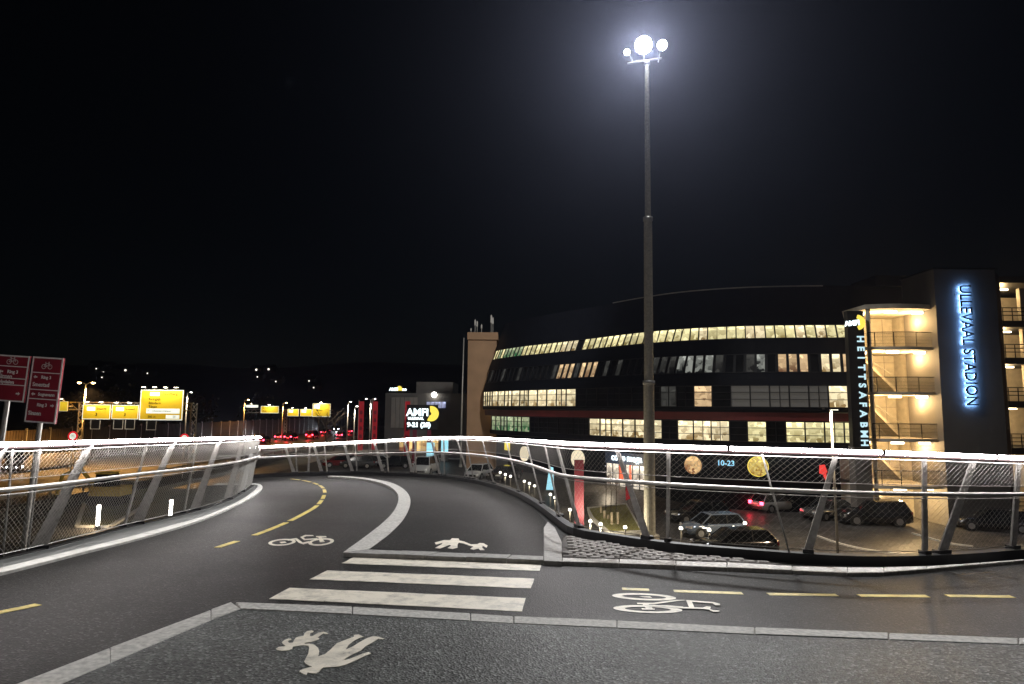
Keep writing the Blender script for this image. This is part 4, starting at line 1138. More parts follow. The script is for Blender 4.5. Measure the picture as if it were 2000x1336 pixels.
park('hatch', 'car_white', 'white hatchback facing the bridge, left of the row of globe bollards', 935, 934, 250)
park('hatch', 'car_red', 'dark red hatchback left of the far parked row', 664, 912, 200)
park('saloon', 'car_white', 'white saloon with pale roof in the far parked row', 732, 912, 182)
park('hatch', 'car_black', 'black hatchback at the right of the far parked row', 772, 914, 185)
park('hatch', 'car_grey', 'grey hatchback at the left of the far parked row', 700, 914, 178)
park('saloon', 'car_black', 'black saloon in the dark between the white hatchback and the cyan totem', 985, 938, 240)

# traffic on the ring road (z = .9)
def road_car(style, col, label, x, y, head, tails=False, lights=None, group='cars driving on the ring road'):
    o = make_car(style, M[col], label, group, lights, tails)
    if tails: lamp('tail_glow', 'POINT', (3.1, 0, .8), 160, (1, .03, .04), o, .2)
    if lights: lamp('headlight_beam', 'SPOT', (-(6.0 if style == 'bus' else 2.6), 0, .75), 2600, (.85, .92, 1), o, .15, spot_size=R(60), spot_blend=.6).rotation_euler = (R(84), 0, R(90))
    return spot_car(o, x, y, .902, head)
road_car('bus', 'car_grey', 'oncoming bus with dazzling blue-white headlights beyond the left railing', -53.4, 75, 270, False, True)
for (x, y), st_, cl_, lb in zip(((-50, 131), (-52.2, 147), (-48.6, 143), (-46.4, 151), (-42, 160), (-51, 178), (-46, 186)), ('hatch', 'wagon', 'suv', 'van', 'hatch', 'saloon', 'wagon'), ('car_black', 'car_grey', 'car_black', 'car_red', 'car_silver', 'car_black', 'car_grey'),
        ('black hatchback with red tail lights nearest the left railing end', 'grey estate with red tail lights second from the left railing end', 'black SUV with red tail lights under the far yellow gantry', 'red van with tail lights on beside the SUV under the gantry', 'silver hatchback braking far along the ring road', 'black saloon with tail lights beyond the far gantry', 'grey estate with tail lights farthest along the road')):
    road_car(st_, cl_, lb, x, y, 90, True)
for (x, y), lb in zip(((-54.3, 139), (-54.8, 158), (-55, 205)), ('oncoming black car with white headlights left of the far gantry mast', 'oncoming dark car with white headlights right of the far gantry mast', 'farthest oncoming car with white headlights on the ring road')):
    road_car('hatch', 'car_black', lb, x, y, 270, False, True)

# ================================================================== LOT FURNITURE
def bollard(h=.95):
    t = thing('bollard_light', 'short grey bollard with a white glowing globe top', 'bollard light', (0, 0, 0), 'globe bollards around the lot')
    MB().cyl((0, 0, 0), (0, 0, h - .1), .055, 8).build('post', M['grey_pole'], t, True)
    MB().cyl((0, 0, h - .12), (0, 0, h - .06), .10, 10).build('collar', M['black'], t)
    MB().ball((0, 0, h), .125, 12, 8).build('globe', M['globe'], t, True); return t
b0 = bollard()
spots = [(977, 923, 'leftmost globe bollard of the far trio beside the white hatchback'), (987, 927, 'middle globe bollard of the far trio beside the white hatchback'), (997, 931, 'right globe bollard of the far trio beside the white hatchback'), (1024, 941, 'left globe bollard of the second trio, left of the cyan totem'), (1034, 945, 'middle globe bollard of the second trio, left of the cyan totem'), (1044, 950, 'right globe bollard of the second trio, left of the cyan totem'),
         (1075, 966, 'globe bollard just below the cyan totem'), (1084, 972, 'globe bollard just right of and below the cyan totem'), (1113, 996, 'lone globe bollard left of the dull red pillar'), (1153, 1018, 'globe bollard at the left corner of the grass island'), (1173, 1024, 'globe bollard on the near edge of the grass island'), (1221, 1030, 'globe bollard at the near right of the grass island'),
         (1330, 1032, 'globe bollard at the front of the black estate car'), (1385, 1035, 'globe bollard beside the front wheel of the dark blue hatchback'), (1433, 1031, 'globe bollard by the rear door of the dark blue hatchback'), (1455, 1022, 'globe bollard behind the tail of the dark blue hatchback')]
for i, (u, v, lb) in enumerate(spots):
    P = G(u, v, .95)
    for _ in range(8): P = G(u, v, .95 + plaza_z(P.x, P.y))
    o = b0 if i == 0 else copy_tree(b0); o.location = (P.x, P.y, plaza_z(P.x, P.y)); o['label'] = lb
    if i in (1, 4, 7, 8, 9, 10, 14): lamp('globe_light', 'POINT', (P.x, P.y - .3, P.z + .25), (420 if i in (9, 10) else 120), (1, .86, .62), None, .12).parent = o; 
    for c in o.children:
        if c.type == 'LIGHT': c.location = (0, -.3, 1.2)
# slender T-shaped lot lamp in front of the stadium
P = G(1634, 1085, 0); P = Vector((Y(1633, 1000, 37).x, 37, 0)); hz_ = EYE.z + rel(800, 1630, 37)
t = thing('lamp_post', 'slender pale T-shaped lamp post in front of the sign blade', 'lamp post', P)
MB().cyl(P, P + Vector((-.05, 0, hz_)), .075, 8, .055).build('pole', M['grey_pole'], t, True)
mb = MB(); mb.box(P + Vector((-.05, 0, hz_ + .05)), (.85, .3, .1)); mb.build('lamp_head', M['black'], t)
mb = MB(); mb.box(P + Vector((.12, -.02, hz_ - .02)), (.4, .22, .04)); mb.build('lens', emit('dim_lamp_lens', (1, .95, .8), 2.0), t)
MB().cyl(P + Vector((-.02, 0, hz_ * .44)), P + Vector((-.02, 0, hz_ * .44 + .25)), .12, 8).build('collar', M['grey_pole'], t)
lamp('lot_light', 'SPOT', P + Vector((0, -.1, hz_ - .1)), 6500, (1, .74, .45), t, .2, spot_size=R(150), spot_blend=.8)
# grass island
gi = [ground_at(u, v) for u, v in [(1147, 996), (1224, 988), (1256, 1044), (1192, 1046), (1152, 1016)]]
gi = [Vector((p.x, p.y, plaza_z(p.x, p.y) + .16)) for p in gi]
isl = thing('grass_island', 'small kerbed grass island with pale stumps behind the railing', 'traffic island', (gi[0] + gi[2]) * .5)
cen = sum(gi, Vector()) / 5; inner = [p + (cen - p).normalized() * .3 for p in gi]
mb = MB(); mb.prism(inner, .2); mb.build('grass', M['grass'], isl)
mb = MB()
for k in range(5):
    a, b_, c_, d_ = gi[k], gi[(k + 1) % 5], inner[(k + 1) % 5], inner[k]; z = Vector((0, 0, .06)); mb = MB(); mb.prism([a + z, b_ + z, c_ + z, d_ + z], .25); mb.build('kerb_stone', M['kerb'], isl)
for k, (u, v) in enumerate(((1181, 1018), (1195, 1029), (1207, 1029), (1174, 1006), (1188, 1020))):
    P = ground_at(u, v)
    t = thing('timber_post', 'short pale timber post on the grass island', 'post', P, 'timber posts on the grass island')
    h = (.75, .95, 1.0, .6, .5)[k]
    MB().cyl(P, P + Vector((0, 0, h)), .085, 8).build('shaft', M['pale_wood'], t); MB().cyl(P + Vector((0, 0, h)), P + Vector((0, 0, h + .03)), .095, 8).build('cap', M['pale_wood'], t)
    t['label'] = ('pale timber post standing left of the two tall ones on the grass island', 'tall pale timber post at the middle of the grass island', 'tallest pale timber post at the right of the grass island', 'short pale timber post at the back left of the grass island', 'shortest pale timber post between the tall ones on the grass island')[k]
P = G(1131, 1040, 0); P = Vector((P.x, P.y, 0))
t = thing('banner_pillar', 'dull dark red advertising pillar left of the grass island', 'pillar', P)
mb = MB(); mb.box(P + Vector((0, 0, 2.5)), (.62, .3, 4.6)); mb.build('panel', M['banner_dull'], t)
mb = MB(); mb.box(P + Vector((0, 0, .1)), (.8, .5, .2)); mb.build('base', M['concrete'], t)
P = ground_at(1227, 986)
t = thing('beach_flag', 'red feather flag standing behind the grass island', 'flag', P)
MB().tube([P, P + Vector((-.22, 0, 1.2)), P + Vector((-.1, 0, 2.0))], .02, 5).build('pole', M['black'], t)
mb = MB(); q = [(-.2, .35), (.28, .55), (.33, 1.0), (.1, 1.7), (-.08, 2.0), (-.2, 1.3)]
mb.loft([[P + Vector((x, y, z)) for x, z in q] for y in (-.03, .0)]); mb.build('cloth', M['banner'], t, fix=True)  # cloth glows faintly in place of light falling on it
P = ground_at(1074, 962)
t = thing('totem_sign', 'tall tapering cyan lit totem left of the dull red pillar', 'totem', P)
mb = MB(); q = [(-.34, .25), (.36, .25), (.30, 2.2), (-.05, 2.3)]
mb.loft([[P + Vector((x, y, z)) for x, z in q] for y in (-.1, .1)]); mb.build('screen', M['cyan_sign'], t, fix=True)
mb = MB(); mb.box(P + Vector((0, 0, .12)), (.9, .4, .24)); mb.build('base', M['black'], t)
for k, (u, v, lb) in enumerate(((840, 912, 'cyan lit advertising column beside the white van'), (868, 900, 'second cyan lit advertising column, right of the one by the van'))):
    P = ground_at(u, v)
    t = thing('advertising_column', lb, 'advertising column', P, 'cyan advertising columns')
    mb = MB(); mb.box(P + Vector((0, 0, 2.0)), (.95, .2, 1.9)); mb.build('screen', M['cyan_sign'], t)
    mb = MB(); mb.box(P + Vector((0, 0, .52)), (1.0, .3, 1.04)); mb.build('base', M['grey_pole'], t)
# hoarding boxes against the stadium
for (u, v, w, h, mm, lb) in ((1380, 985, 3.4, 1.15, 'salmon', 'long low brown timber planter against the stadium, behind the parked cars'), (1478, 988, 2.6, 1.1, 'concrete', 'low pale concrete box behind the car with brake lights')):
    P = ground_at(u, v)
    t = thing('planter_box', lb, 'planter', P)
    mb = MB(); mb.box(P + Vector((0, .6, h / 2)), (w, 1, h)); mb.build('body', M[mm], t)
    mb = MB(); mb.box(P + Vector((0, .6, h + .04)), (w + .1, 1.1, .08)); mb.build('rim', M['concrete'], t)
# paved strips and kerb curves on the right of the lot
for pts, nm in (([(1580, 1040), (1640, 1062), (1720, 1078), (1860, 1090)], 'kerb_curve'), ([(1780, 1040), (1850, 1060), (1900, 1066)], 'kerb_curve')):
    l = [G(u, v, .09) for u, v in pts]; l = smooth(l); a = offset_line(l, .12); mb = MB(); mb.prism(l + list(reversed(a)), .12)
    tag(mb.build(nm, M['kerb']), kind='structure')
P0 = [G(1760, 1062, .06), G(1860, 1084, .06), G(1900, 1070, .06), G(1830, 1040, .06)]

# ================================================================== LEFT SIDE: ring road furniture
def bike_sign(cx, cy_, yaw, tilt, name, label, rows, col_m):
    # corner pixels give the size; the post stands on the ground below the bridge
    pass
def sign_frame(c, yaw, tilt):
    x = Vector((math.cos(yaw), math.sin(yaw), 0)); z = Vector((0, 0, 1))
    x2 = x * math.cos(tilt) - z * math.sin(tilt); z2 = z * math.cos(tilt) + x * math.sin(tilt)
    return frame_at(c, x2, z2)
def rbox(mb, fr, x0, x1, y0, y1, z0, z1): return fbox(mb, fr, x0, x1, y0, y1, z0, z1)
def bicycle_icon(fr, s, mt, parent):
    mb = MB()
    def seg(a, b, w=.05):
        a, b = Vector(a) * s, Vector(b) * s; d = (b - a).normalized(); n = Vector((-d.y, d.x)) * w * s / 2
        mb.add([fr @ Vector((p.x, p.y, .006)) for p in (a - n, b - n, b + n, a + n)], [(0, 1, 2, 3)])
    for cx in (-.42, .42):
        n = 20; V = [(cx + r * math.cos(2 * math.pi * i / n), r * math.sin(2 * math.pi * i / n)) for r in (.30, .24) for i in range(n)]
        mb.add([fr @ Vector((x * s, y * s, .006)) for x, y in V], [(i, (i + 1) % n, n + (i + 1) % n, n + i) for i in range(n)])
    for a, b in (((-.42, 0), (-.2, .4)), ((-.2, .4), (.25, .4)), ((.42, 0), (.2, .55)), ((-.05, 0), (.25, .4)), ((-.05, 0), (-.24, .52)), ((-.42, 0), (-.05, 0)), ((-.34, .54), (-.14, .54)), ((.1, .58), (.3, .58))): seg(a, b)
    mb.build('bicycle_pictogram', mt, parent)
def arrow(fr, x, y, s, dr, mt, parent):
    mb = MB(); P = [(-.5, 0), (0, .42), (0, .16), (.5, .16), (.5, -.16), (0, -.16), (0, -.42)]
    mb.poly([Vector((px * s * dr + x, py * s, 0)) + Vector((0, y, 0)) for px, py in P]); mb.v = [fr @ Vector((p.x, p.y, .006)) for p in mb.v]
    mb.build('arrow', mt, parent)
SD = 13.2
def dir_sign(uc, vt, vb, wpx, yaw, tilt, label, lines):
    top, bot = Y(uc, vt, SD), Y(uc, vb, SD); c = (top + bot) / 2; h = (top - bot).length; w = wpx * SD / F
    fr = sign_frame(c, yaw, tilt)
    base = Vector((c.x - math.sin(tilt) * h * .4 - .1, SD + .06, 0))
    t = thing('bicycle_direction_sign', label, 'direction sign', base)
    rbox(MB(), fr, -w / 2, w / 2, -h / 2, h / 2, -.04, 0).build('sign_board', M['sign_red'], t, fix=True)
    e = .03
    bd = MB()
    for a in ((-w / 2, -w / 2 + e, -h / 2, h / 2), (w / 2 - e, w / 2, -h / 2, h / 2), (-w / 2 + e, w / 2 - e, -h / 2, -h / 2 + e), (-w / 2 + e, w / 2 - e, h / 2 - e, h / 2)): rbox(bd, fr, *a, .0012, .005)
    for f in (.24, .50, .64): y = h / 2 - h * f; rbox(bd, fr, -w / 2 + e, w / 2 - e, y - .009, y + .009, .0012, .005)
    bd.build('border', M['sign_white'], t, fix=True)
    ic = fr @ Matrix.Translation((0, h / 2 - h * .145, 0)); bicycle_icon(ic, w * .24, M['sign_white'], t)
    for txt, fx, fy, sz in lines:
        if txt in '<>': arrow(fr, fx * w, h / 2 - fy * h, w * .13, 1 if txt == '<' else -1, M['sign_white'], t)
        else: put_text('lettering', txt, sz * w, M['sign_white'], t, fr @ Matrix.Translation((fx * w, h / 2 - fy * h, .004)), .001, .003)
    a = fr @ Vector((-.05, -h / 2 + .1, -.07)); b = a - (fr.to_3x3() @ Vector((0, 1, 0))) * 6.2
    MB().cyl(b, fr @ Vector((-.05, h / 2 - .2, -.07)), .05, 10).build('post', M['grey_pole'], t, True)
    t.location = b
    for ch in t.children:
        for v in ch.data.vertices: v.co += base - b
    return t
dir_sign(86, 698, 826, 66, -.12, R(3.2), 'tall maroon bicycle direction sign with white border, fully in view', [('<', -.33, .31, 0), ('Ring 3', .02, .31, .13), ('Smestad', -.12, .425, .165), ('<', -.33, .57, 0), ('Sognsvann', .10, .57, .13), ('Ring 3', .0, .73, .13), ('>', .34, .73, 0), ('Sinsen', -.2, .86, .165)])
dir_sign(20, 694, 784, 68, -.05, R(3.2), 'second maroon bicycle direction sign cut by the left picture edge', [('<', -.3, .36, 0), ('Ring 3', .05, .36, .13), ('Sinsen', -.15, .46, .16), ('Nydalen', -.1, .58, .14), ('>', .3, .82, 0)])

# gantries over the ring road
def gantry(y, xl, xr, ztop, name, label, mast_x):
    t = thing('sign_gantry', label, 'sign gantry', (mast_x[0], y, .9))
    for x in mast_x:
        m_ = MB()
        for dx in (-.32, .32): m_.cyl((x + dx, y + .9, .9), (x + dx, y + .9, ztop), .07, 5)
        for k in range(9): z = .9 + (ztop - .9) * k / 9; z2 = .9 + (ztop - .9) * (k + 1) / 9; m_.cyl((x - .32, y + .9, z), (x + .32, y + .9, z2), .045, 4); m_.cyl((x + .32, y + .9, z), (x - .32, y + .9, z2), .045, 4)
        m_.build('lattice_mast', M['grey_pole'], t)
    b = MB()
    for dz in (0, -.8): b.cyl((xl, y + .9, ztop + dz), (xr, y + .9, ztop + dz), .07, 5)
    n = int((xr - xl) / .9)
    for k in range(n): x0 = xl + (xr - xl) * k / n; x1 = xl + (xr - xl) * (k + 1) / n; b.cyl((x0, y + .9, ztop - (.8 if k % 2 else 0)), (x1, y + .9, ztop - (0 if k % 2 else .8)), .04, 4)
    b.build('lattice_beam', M['grey_pole'], t); return t
def panel(u0, v0, u1, v1, y, mt, label, rows=(), white=(), cat='road sign', lamps=2, box=None, grp=None):
    a, b = Y(u0, v0, y), Y(u1, v1, y); x0, x1, z1, z0 = a.x, b.x, a.z, b.z; c = Vector(((x0 + x1) / 2, y, (z0 + z1) / 2))
    t = thing('road_sign', label, cat, c, grp)
    mb = MB(); mb.box(c, (x1 - x0, .12, z1 - z0)); mb.build('sign_board', mt, t)
    w, h = x1 - x0, z1 - z0
    bd = MB(); e = w * .018
    for cx, cz, dx, dz in ((x0 + e / 2, c.z, e, h), (x1 - e / 2, c.z, e, h), (c.x, z0 + e / 2, w - 2 * e, e), (c.x, z1 - e / 2, w - 2 * e, e)): bd.box((cx, y - .066, cz), (dx, .01, dz))
    bd.build('border', M['wsign'], t)
    for fx0, fx1, fz0, fz1 in white:
        mb = MB(); mb.box((x0 + w * (fx0 + fx1) / 2, y - .067, z1 - h * (fz0 + fz1) / 2), (w * (fx1 - fx0), .012, h * abs(fz1 - fz0))); mb.build('white_panel', M['wsign'], t)
    for txt, fx, fz, sz, mt2 in rows:
        put_text('lettering', txt, sz * h, M[mt2], t, frame_at((x0 + w * fx, y - .078, z1 - h * fz), (1, 0, 0), (0, 0, 1)), .002, 0, 'LEFT')
    for k in range(lamps):
        x = x0 + w * (k + .5) / lamps
        mb = MB(); mb.box((x, y - .5, z1 + .25), (.5, .25, .12)); mb.build('sign_lamp', M['grey_pole'], t)
        MB().cyl((x, y - .5, z1 + .22), (x, y + .1, z1 + .02), .025, 4).build('lamp_arm', M['grey_pole'], t)
        ll = lamp('sign_light', 'SPOT', (x, y - .95, z1 + .35), 42 * w * h / lamps, (1, .93, .72), t, .1, spot_size=R(150), spot_blend=.6)
        aim(ll, (x, y, c.z - h * .2), (x, y - .95, z1 + .35))
    br = MB()
    for fx in (.2, .8): br.box((x0 + w * fx, y + .5, c.z), (.12, .82, .12))
    br.build('bracket', M['grey_pole'], t)
    if box:
        for fx in box:
            bx = MB(); x = x0 + w * fx; bx.box((x, y, z0 - .58), (1.05, .14, 1.0)); bb = bx.build('speed_display', M['sign_black'], t)
            r_ = MB()
            for dx, dz, sx, sz in ((-.5, 0, .07, 1.0), (.5, 0, .07, 1.0), (0, -.47, .93, .07)): r_.box((x + dx, y - .09, z0 - .58 + dz), (sx, .03, sz))
            r_.build('display_rim', M['sign_white'], bb)
    return t
GA = 70
gantry(GA, Y(125, 785, GA).x, Y(372, 785, GA).x, Y(200, 786, GA).z, '', 'lattice steel gantry over the ring road carrying the near yellow signs', [Y(149, 800, GA).x, Y(371, 800, GA).x])
panel(276, 761, 356, 821, GA, M['ysign'], 'largest yellow overhead road sign with parking line for the stadium', [('Nordberg', .52, .14, .12, 'car_black'), ('Kringsjå', .2, .31, .12, 'car_black'), ('Blindern', .2, .44, .12, 'car_black'), ('Tåsen', .2, .56, .12, 'car_black'), ('P', .185, .70, .13, 'car_navy'), ('Ullevaal stadion', .29, .70, .10, 'car_black'), ('200 m', .2, .89, .10, 'car_black'), ('20', .78, .89, .10, 'car_black')], [(.22, .44, .08, .2), (.16, .93, .62, .78), (.62, .93, .83, .95)], lamps=4, box=(.3,))
panel(163, 790, 215, 819, GA, M['ysign'], 'left one of the two small yellow overhead signs near the bicycle signs', [('Smestad', .5, .28, .2, 'car_black'), ('3', .46, .68, .3, 'car_black')], [(.15, .45, .15, .42)], lamps=2, box=(.5,))
panel(220, 791, 270, 819, GA, M['ysign'], 'small yellow overhead sign between its twin and the largest sign', [('Smestad', .5, .28, .2, 'car_black'), ('3', .46, .68, .3, 'car_black')], [(.15, .45, .15, .42)], lamps=2, box=(.28, .72))
panel(118, 784, 132, 803, GA, M['ysign2'], 'narrow yellow sign edge just right of the maroon bicycle sign', lamps=1)
GB = 150
gantry(GB, Y(478, 800, GB).x, Y(648, 800, GB).x, Y(560, 800, GB).z, '', 'far lattice gantry over the ring road carrying a row of yellow signs', [Y(556, 800, GB).x])
panel(510, 793, 544, 807, GB, M['ysign2'], 'yellow sign with dark lettering, leftmost yellow on the far gantry', [('E18 E6', .1, .3, .3, 'car_black'), ('Alna', .1, .7, .3, 'car_black')], lamps=1)
panel(562, 799, 583, 813, GB, M['ysign2'], 'small bright yellow sign right of the far gantry mast', [], [(.1, .5, .12, .5)], lamps=1)
panel(587, 799, 609, 813, GB, M['ysign2'], 'small bright yellow sign third on the far gantry', [], [(.1, .5, .12, .5)], lamps=1)
panel(611, 788, 645, 814, GB, M['ysign2'], 'tall yellow sign at the right end of the far gantry', [('Sinsen', .2, .5, .2, 'car_black')], [(.06, .4, .08, .4)], lamps=1)
panel(480, 791, 504, 796, GB, M['wsign'], 'narrow white lit sign at the left end of the far gantry', lamps=1)

def street_lamp(u, v, y, zb, label, heads, power=0, col=(1, .50, .13), mt='sodium', big=.22, grp='street lamps along the roads'):
    P = Y(u, v, y); t = thing('street_lamp', label, 'street lamp', (P.x, y, zb), grp)
    MB().cyl((P.x, y, zb), (P.x, y, P.z), .13, 8, .07).build('pole', M['grey_pole'], t, True)
    for dx in heads:
        MB().tube([(P.x, y, P.z - .05), (P.x + dx * .6, y, P.z + .18), (P.x + dx, y, P.z + .2)], .05, 5).build('arm', M['grey_pole'], t)
        h = MB(); h.loft([[Vector((P.x + dx + sx * a, y + sy * b, P.z + .2 + zz)) for sx, sy in ((-1, -1), (1, -1), (1, 1), (-1, 1))] for a, b, zz in ((.45, .18, -.02), (.42, .16, .1), (.2, .08, .16))]); h.build('lamp_head', M['black'], t, fix=True)
        l = MB().ball((P.x + dx, y - .05, P.z + .14), big, 8, 6, (1, .8, .55)); l.build('lens', M[mt], t, True)
    if power:
        lamp('street_light', 'SPOT', (P.x + heads[-1], y - .4, P.z - .35), power, col, t, .3, spot_size=R(146), spot_blend=.5)
    return t
street_lamp(168, 750, 74, .9, 'double-armed sodium street lamp between the bicycle signs and small yellow signs', (-.75, .85), 48000)
street_lamp(366, 768, 92, .9, 'small white-headed street lamp right of the largest yellow sign', (.55,), 2500, (1, .8, .55), 'whitelamp', .14)
street_lamp(478, 782, 135, .9, 'sodium street lamp at the left end of the far gantry', (.8,), 3000)
street_lamp(553, 788, 140, .9, 'sodium street lamp over the far gantry mast', (.7,), 3000)
street_lamp(624, 793, 165, .9, 'dim sodium street lamp behind the tall far yellow sign', (-.6,), 1500)
street_lamp(680, 786, 120, 0, 'white street lamp left of the first red banner pillar', (.5,), 2600, (1, .85, .65), 'whitelamp', .16)
street_lamp(693, 795, 112, 0, 'lower white street lamp just beside the first red banner pillar', (.4,), 1500, (1, .85, .65), 'whitelamp', .18)
street_lamp(724, 781, 104, 0, 'double-armed white street lamp between the two left red banner pillars', (-.7, .7), 2600, (1, .85, .65), 'whitelamp', .14)
def round_sign(u, v, y, label):
    P = Y(u, v, y); t = thing('speed_limit_sign', label, 'road sign', (P.x, y, .9))
    MB().cyl((P.x, y + .06, .9), (P.x, y + .06, P.z + .3), .04, 6).build('post', M['grey_pole'], t)
    MB().cyl((P.x, y, P.z), (P.x, y + .03, P.z), .48, 20).build('rim', emit('red_retro_glow', (.8, .02, .03), .8, False, (.4, .02, .03)), t)  # rim glows, standing in for light thrown back by the sheet
    MB().cyl((P.x, y - .012, P.z), (P.x, y + .01, P.z), .31, 18).build('face', M['wsign'], t)
    put_text('lettering', '70', .34, M['car_black'], t, frame_at((P.x, y - .018, P.z), (1, 0, 0), (0, 0, 1)), .002)
round_sign(142, 852, 62, 'red-rimmed round speed sign just over the left railing, near the maroon signs')
round_sign(360, 856, 66, 'red-rimmed round speed sign just over the left railing, below the largest yellow sign')
# timber noise barrier, panel by panel
nb = thing('noise_barrier', 'long brown timber noise barrier along the far side of the ring road', 'fence', (-58.5, 130, .9))
pm = MB()
pm.box((0, 0, 2.15), (.12, 3.86, 4.3))
for k in range(9): pm.box((.09, -1.75 + k * .437, 2.15), (.06, .30, 4.2))
pme = pm.mesh('panel', M['barrier']); po = MB(); po.box((0, 0, 2.25), (.22, .14, 4.5)); pome = po.mesh('post', M['grey_pole'])
for k in range(48):
    place('panel', pme, nb, (0, -62 + 4 * k, -.02)); place('post', pome, nb, (0, -60 + 4 * k, 0))
# guard rail along the near edge of the ring road
gr_ = thing('guard_rail', 'long steel guard rail along the near edge of the ring road', 'guard rail', (-36.6, 60, .9))
mb = MB()
for dz in (.52, .62, .72): mb.box((-36.6, 90, .9 + dz), (.08 if dz != .62 else .04, 140, .09))
mb.build('beam', M['galv'], gr_)
pgm = MB(); pgm.box((0, 0, .35), (.1, .1, .7)); pg = pgm.mesh('post', M['galv'])
for k in range(36): place('post', pg, gr_, (-.1, -40 + 4 * k, 0))
# amber-lit verge with kerb, and two lit tube bollards
vg = [G(u, v, .02) for u, v in [(150, 1030), (165, 985), (230, 948), (300, 940), (280, 990), (215, 1030)]]
mb = MB(); mb.prism([p + Vector((0, 0, .1)) for p in vg], .15); tag(mb.build('grass_verge', M['verge']), kind='structure')
for k in range(6):
    a, b = vg[k], vg[(k + 1) % 6]; d = (b - a).normalized(); n_ = Vector((d.y, -d.x, 0)) * .14
    mb = MB(); z = Vector((0, 0, .13)); mb.prism([a - n_ + z, b - n_ + z, b + n_ + z, a + n_ + z], .15); tag(mb.build('verge_kerb', M['kerb']), kind='structure')
for u, v, lb in ((190, 1034, 'bright white tube light seen through the left railing mesh, nearer the viewer'), (332, 1021, 'bright white tube light behind the third post of the left railing')):
    P = G(u, v, 0); t = thing('tube_light', lb, 'bollard light', P)
    MB().cyl(P, P + Vector((0, 0, .25)), .18, 10).build('base', M['black'], t)
    MB().cyl(P + Vector((0, 0, .25)), P + Vector((0, 0, 1.6)), .11, 12).build('tube', M['whitelamp'], t)
    MB().cyl(P + Vector((0, 0, 1.6)), P + Vector((0, 0, 1.68)), .15, 10).build('cap', M['black'], t)
    lamp('tube_glow', 'POINT', P + Vector((.0, -.35, 1.0)), 420, (1, .72, .42), t, .2)
# yellow digger on the verge
P = G(215, 985, .1); dg = thing('excavator', 'small yellow excavator on the amber-lit verge behind the left railing', 'excavator', P)
mb = MB(); mb.loft([[P + Vector((x, y, z)) for x, y in ((-1.3, -.8), (1.2, -.8), (1.2, .9), (-1.3, .9))] for z in (.75, 1.5)]); mb.build('body', M['yellow_paint'], dg, fix=True)
mb = MB(); mb.loft([[P + Vector((-.3 + x * s, y * s, z)) for x, y in ((-.75, -.7), (.6, -.7), (.6, .7), (-.75, .7))] for z, s in ((1.5, 1), (2.5, .86))]); mb.build('cab', M['glass_car'], dg, fix=True)
mb = MB(); mb.loft([[P + Vector((-.3 + x, y, z)) for x, y in ((-.72, -.66), (.55, -.66), (.55, .66), (-.72, .66))] for z in (2.5, 2.62)]); mb.build('cab_roof', M['yellow_paint'], dg, fix=True)
MB().tube([P + Vector((-1.0, -.3, 1.3)), P + Vector((-2.4, -.5, 3.0)), P + Vector((-3.6, -.7, 2.4)), P + Vector((-4.0, -.7, .8))], .15, 6).build('boom', M['yellow_paint'], dg)
mb = MB(); mb.loft([[P + Vector((-4.0 + x, -.7 + y, z)) for x, y in ((-.35 * s, -.4), (.25 * s, -.4), (.25 * s, .4), (-.35 * s, .4))] for z, s in ((.1, .6), (.8, 1))]); mb.build('bucket', M['black'], dg, fix=True)
for sy in (-.75, .75):
    mb = MB(); q = [(-1.5, .35), (-1.2, .02), (1.2, .02), (1.5, .35), (1.2, .68), (-1.2, .68)]
    mb.loft([[P + Vector((x, sy + y, z)) for x, z in q] for y in (-.22, .22)]); mb.build('track', M['tyre'], dg, fix=True)

# ================================================================== SHOPPING CENTRE AND BANNERS IN THE MIDDLE DISTANCE
AY = 100
am = thing('shopping_centre', 'low dark shopping centre with white lit lettering and yellow crescent logo', 'building', (-14, AY + 6, 1.6))
def abox(u0, u1, z0, v1, y, d, name, mt):
    x0, x1 = Y(u0, 800, y).x, Y(u1, 800, y).x; z1 = Y((u0 + u1) / 2, v1, y).z
    mb = MB(); mb.box(((x0 + x1) / 2, y + d / 2, (z0 + z1) / 2), (x1 - x0, d, z1 - z0)); return mb.build(name, mt, am)
abox(752, 912, 0, 768, AY, 14, 'wall', M['tower'])
abox(812, 884, Y(800, 767.8, AY).z, 746, AY + 2, 10, 'penthouse', M['tower'])
for k in range(6):
    u0 = 764 + k * 8.6; abox(u0, u0 + 8.1, 5.2, 776, AY - .25, .24, 'cladding_panel', M['amfi_grey'])
for k in range(9): 
    u0 = 782 + k * 8.4; abox(u0, u0 + 7.6, 1.7, 858.5 + k * .1, AY - .3, .28, 'shop_window', M['shop'])
for k in range(5):
    u0 = 833 + k * 7.6; abox(u0, u0 + 6.4, Y(u0, 797, AY).z, 785, AY - .2, .2, 'window', M['bluewin'])
PYY = 80.5
c = Y(825, 815, PYY); py = thing('pylon_sign', 'lit black pylon sign with white lettering and yellow crescent in front of the shopping centre', 'sign', (c.x, PYY, 0))
mb = MB(); mb.box((c.x, PYY, c.z), (3.9, .3, 3.1)); mb.build('sign_backing', M['sign_black'], py)
for dx in (-.9, .9):
    mb = MB(); mb.box((c.x + dx, PYY, (c.z - 1.55) / 2), (.5, .25, c.z - 1.56)); mb.build('leg', M['banner_dull'], py)
put_text('logo_lettering', 'AMFI', 1.28, M['white_sign'], py, frame_at(Y(815.5, 806, PYY - .22), (1, 0, 0), (0, 0, 1)), .05, .03)
put_text('lettering', 'ULLEVAAL', .42, M['white_sign'], py, frame_at(Y(812, 817.5, PYY - .22), (1, 0, 0), (0, 0, 1)), .05, .02)
put_text('lettering', '9-21 (20)', .78, M['white_sign'], py, frame_at(Y(818, 830, PYY - .22), (1, 0, 0), (0, 0, 1)), .05, .03)
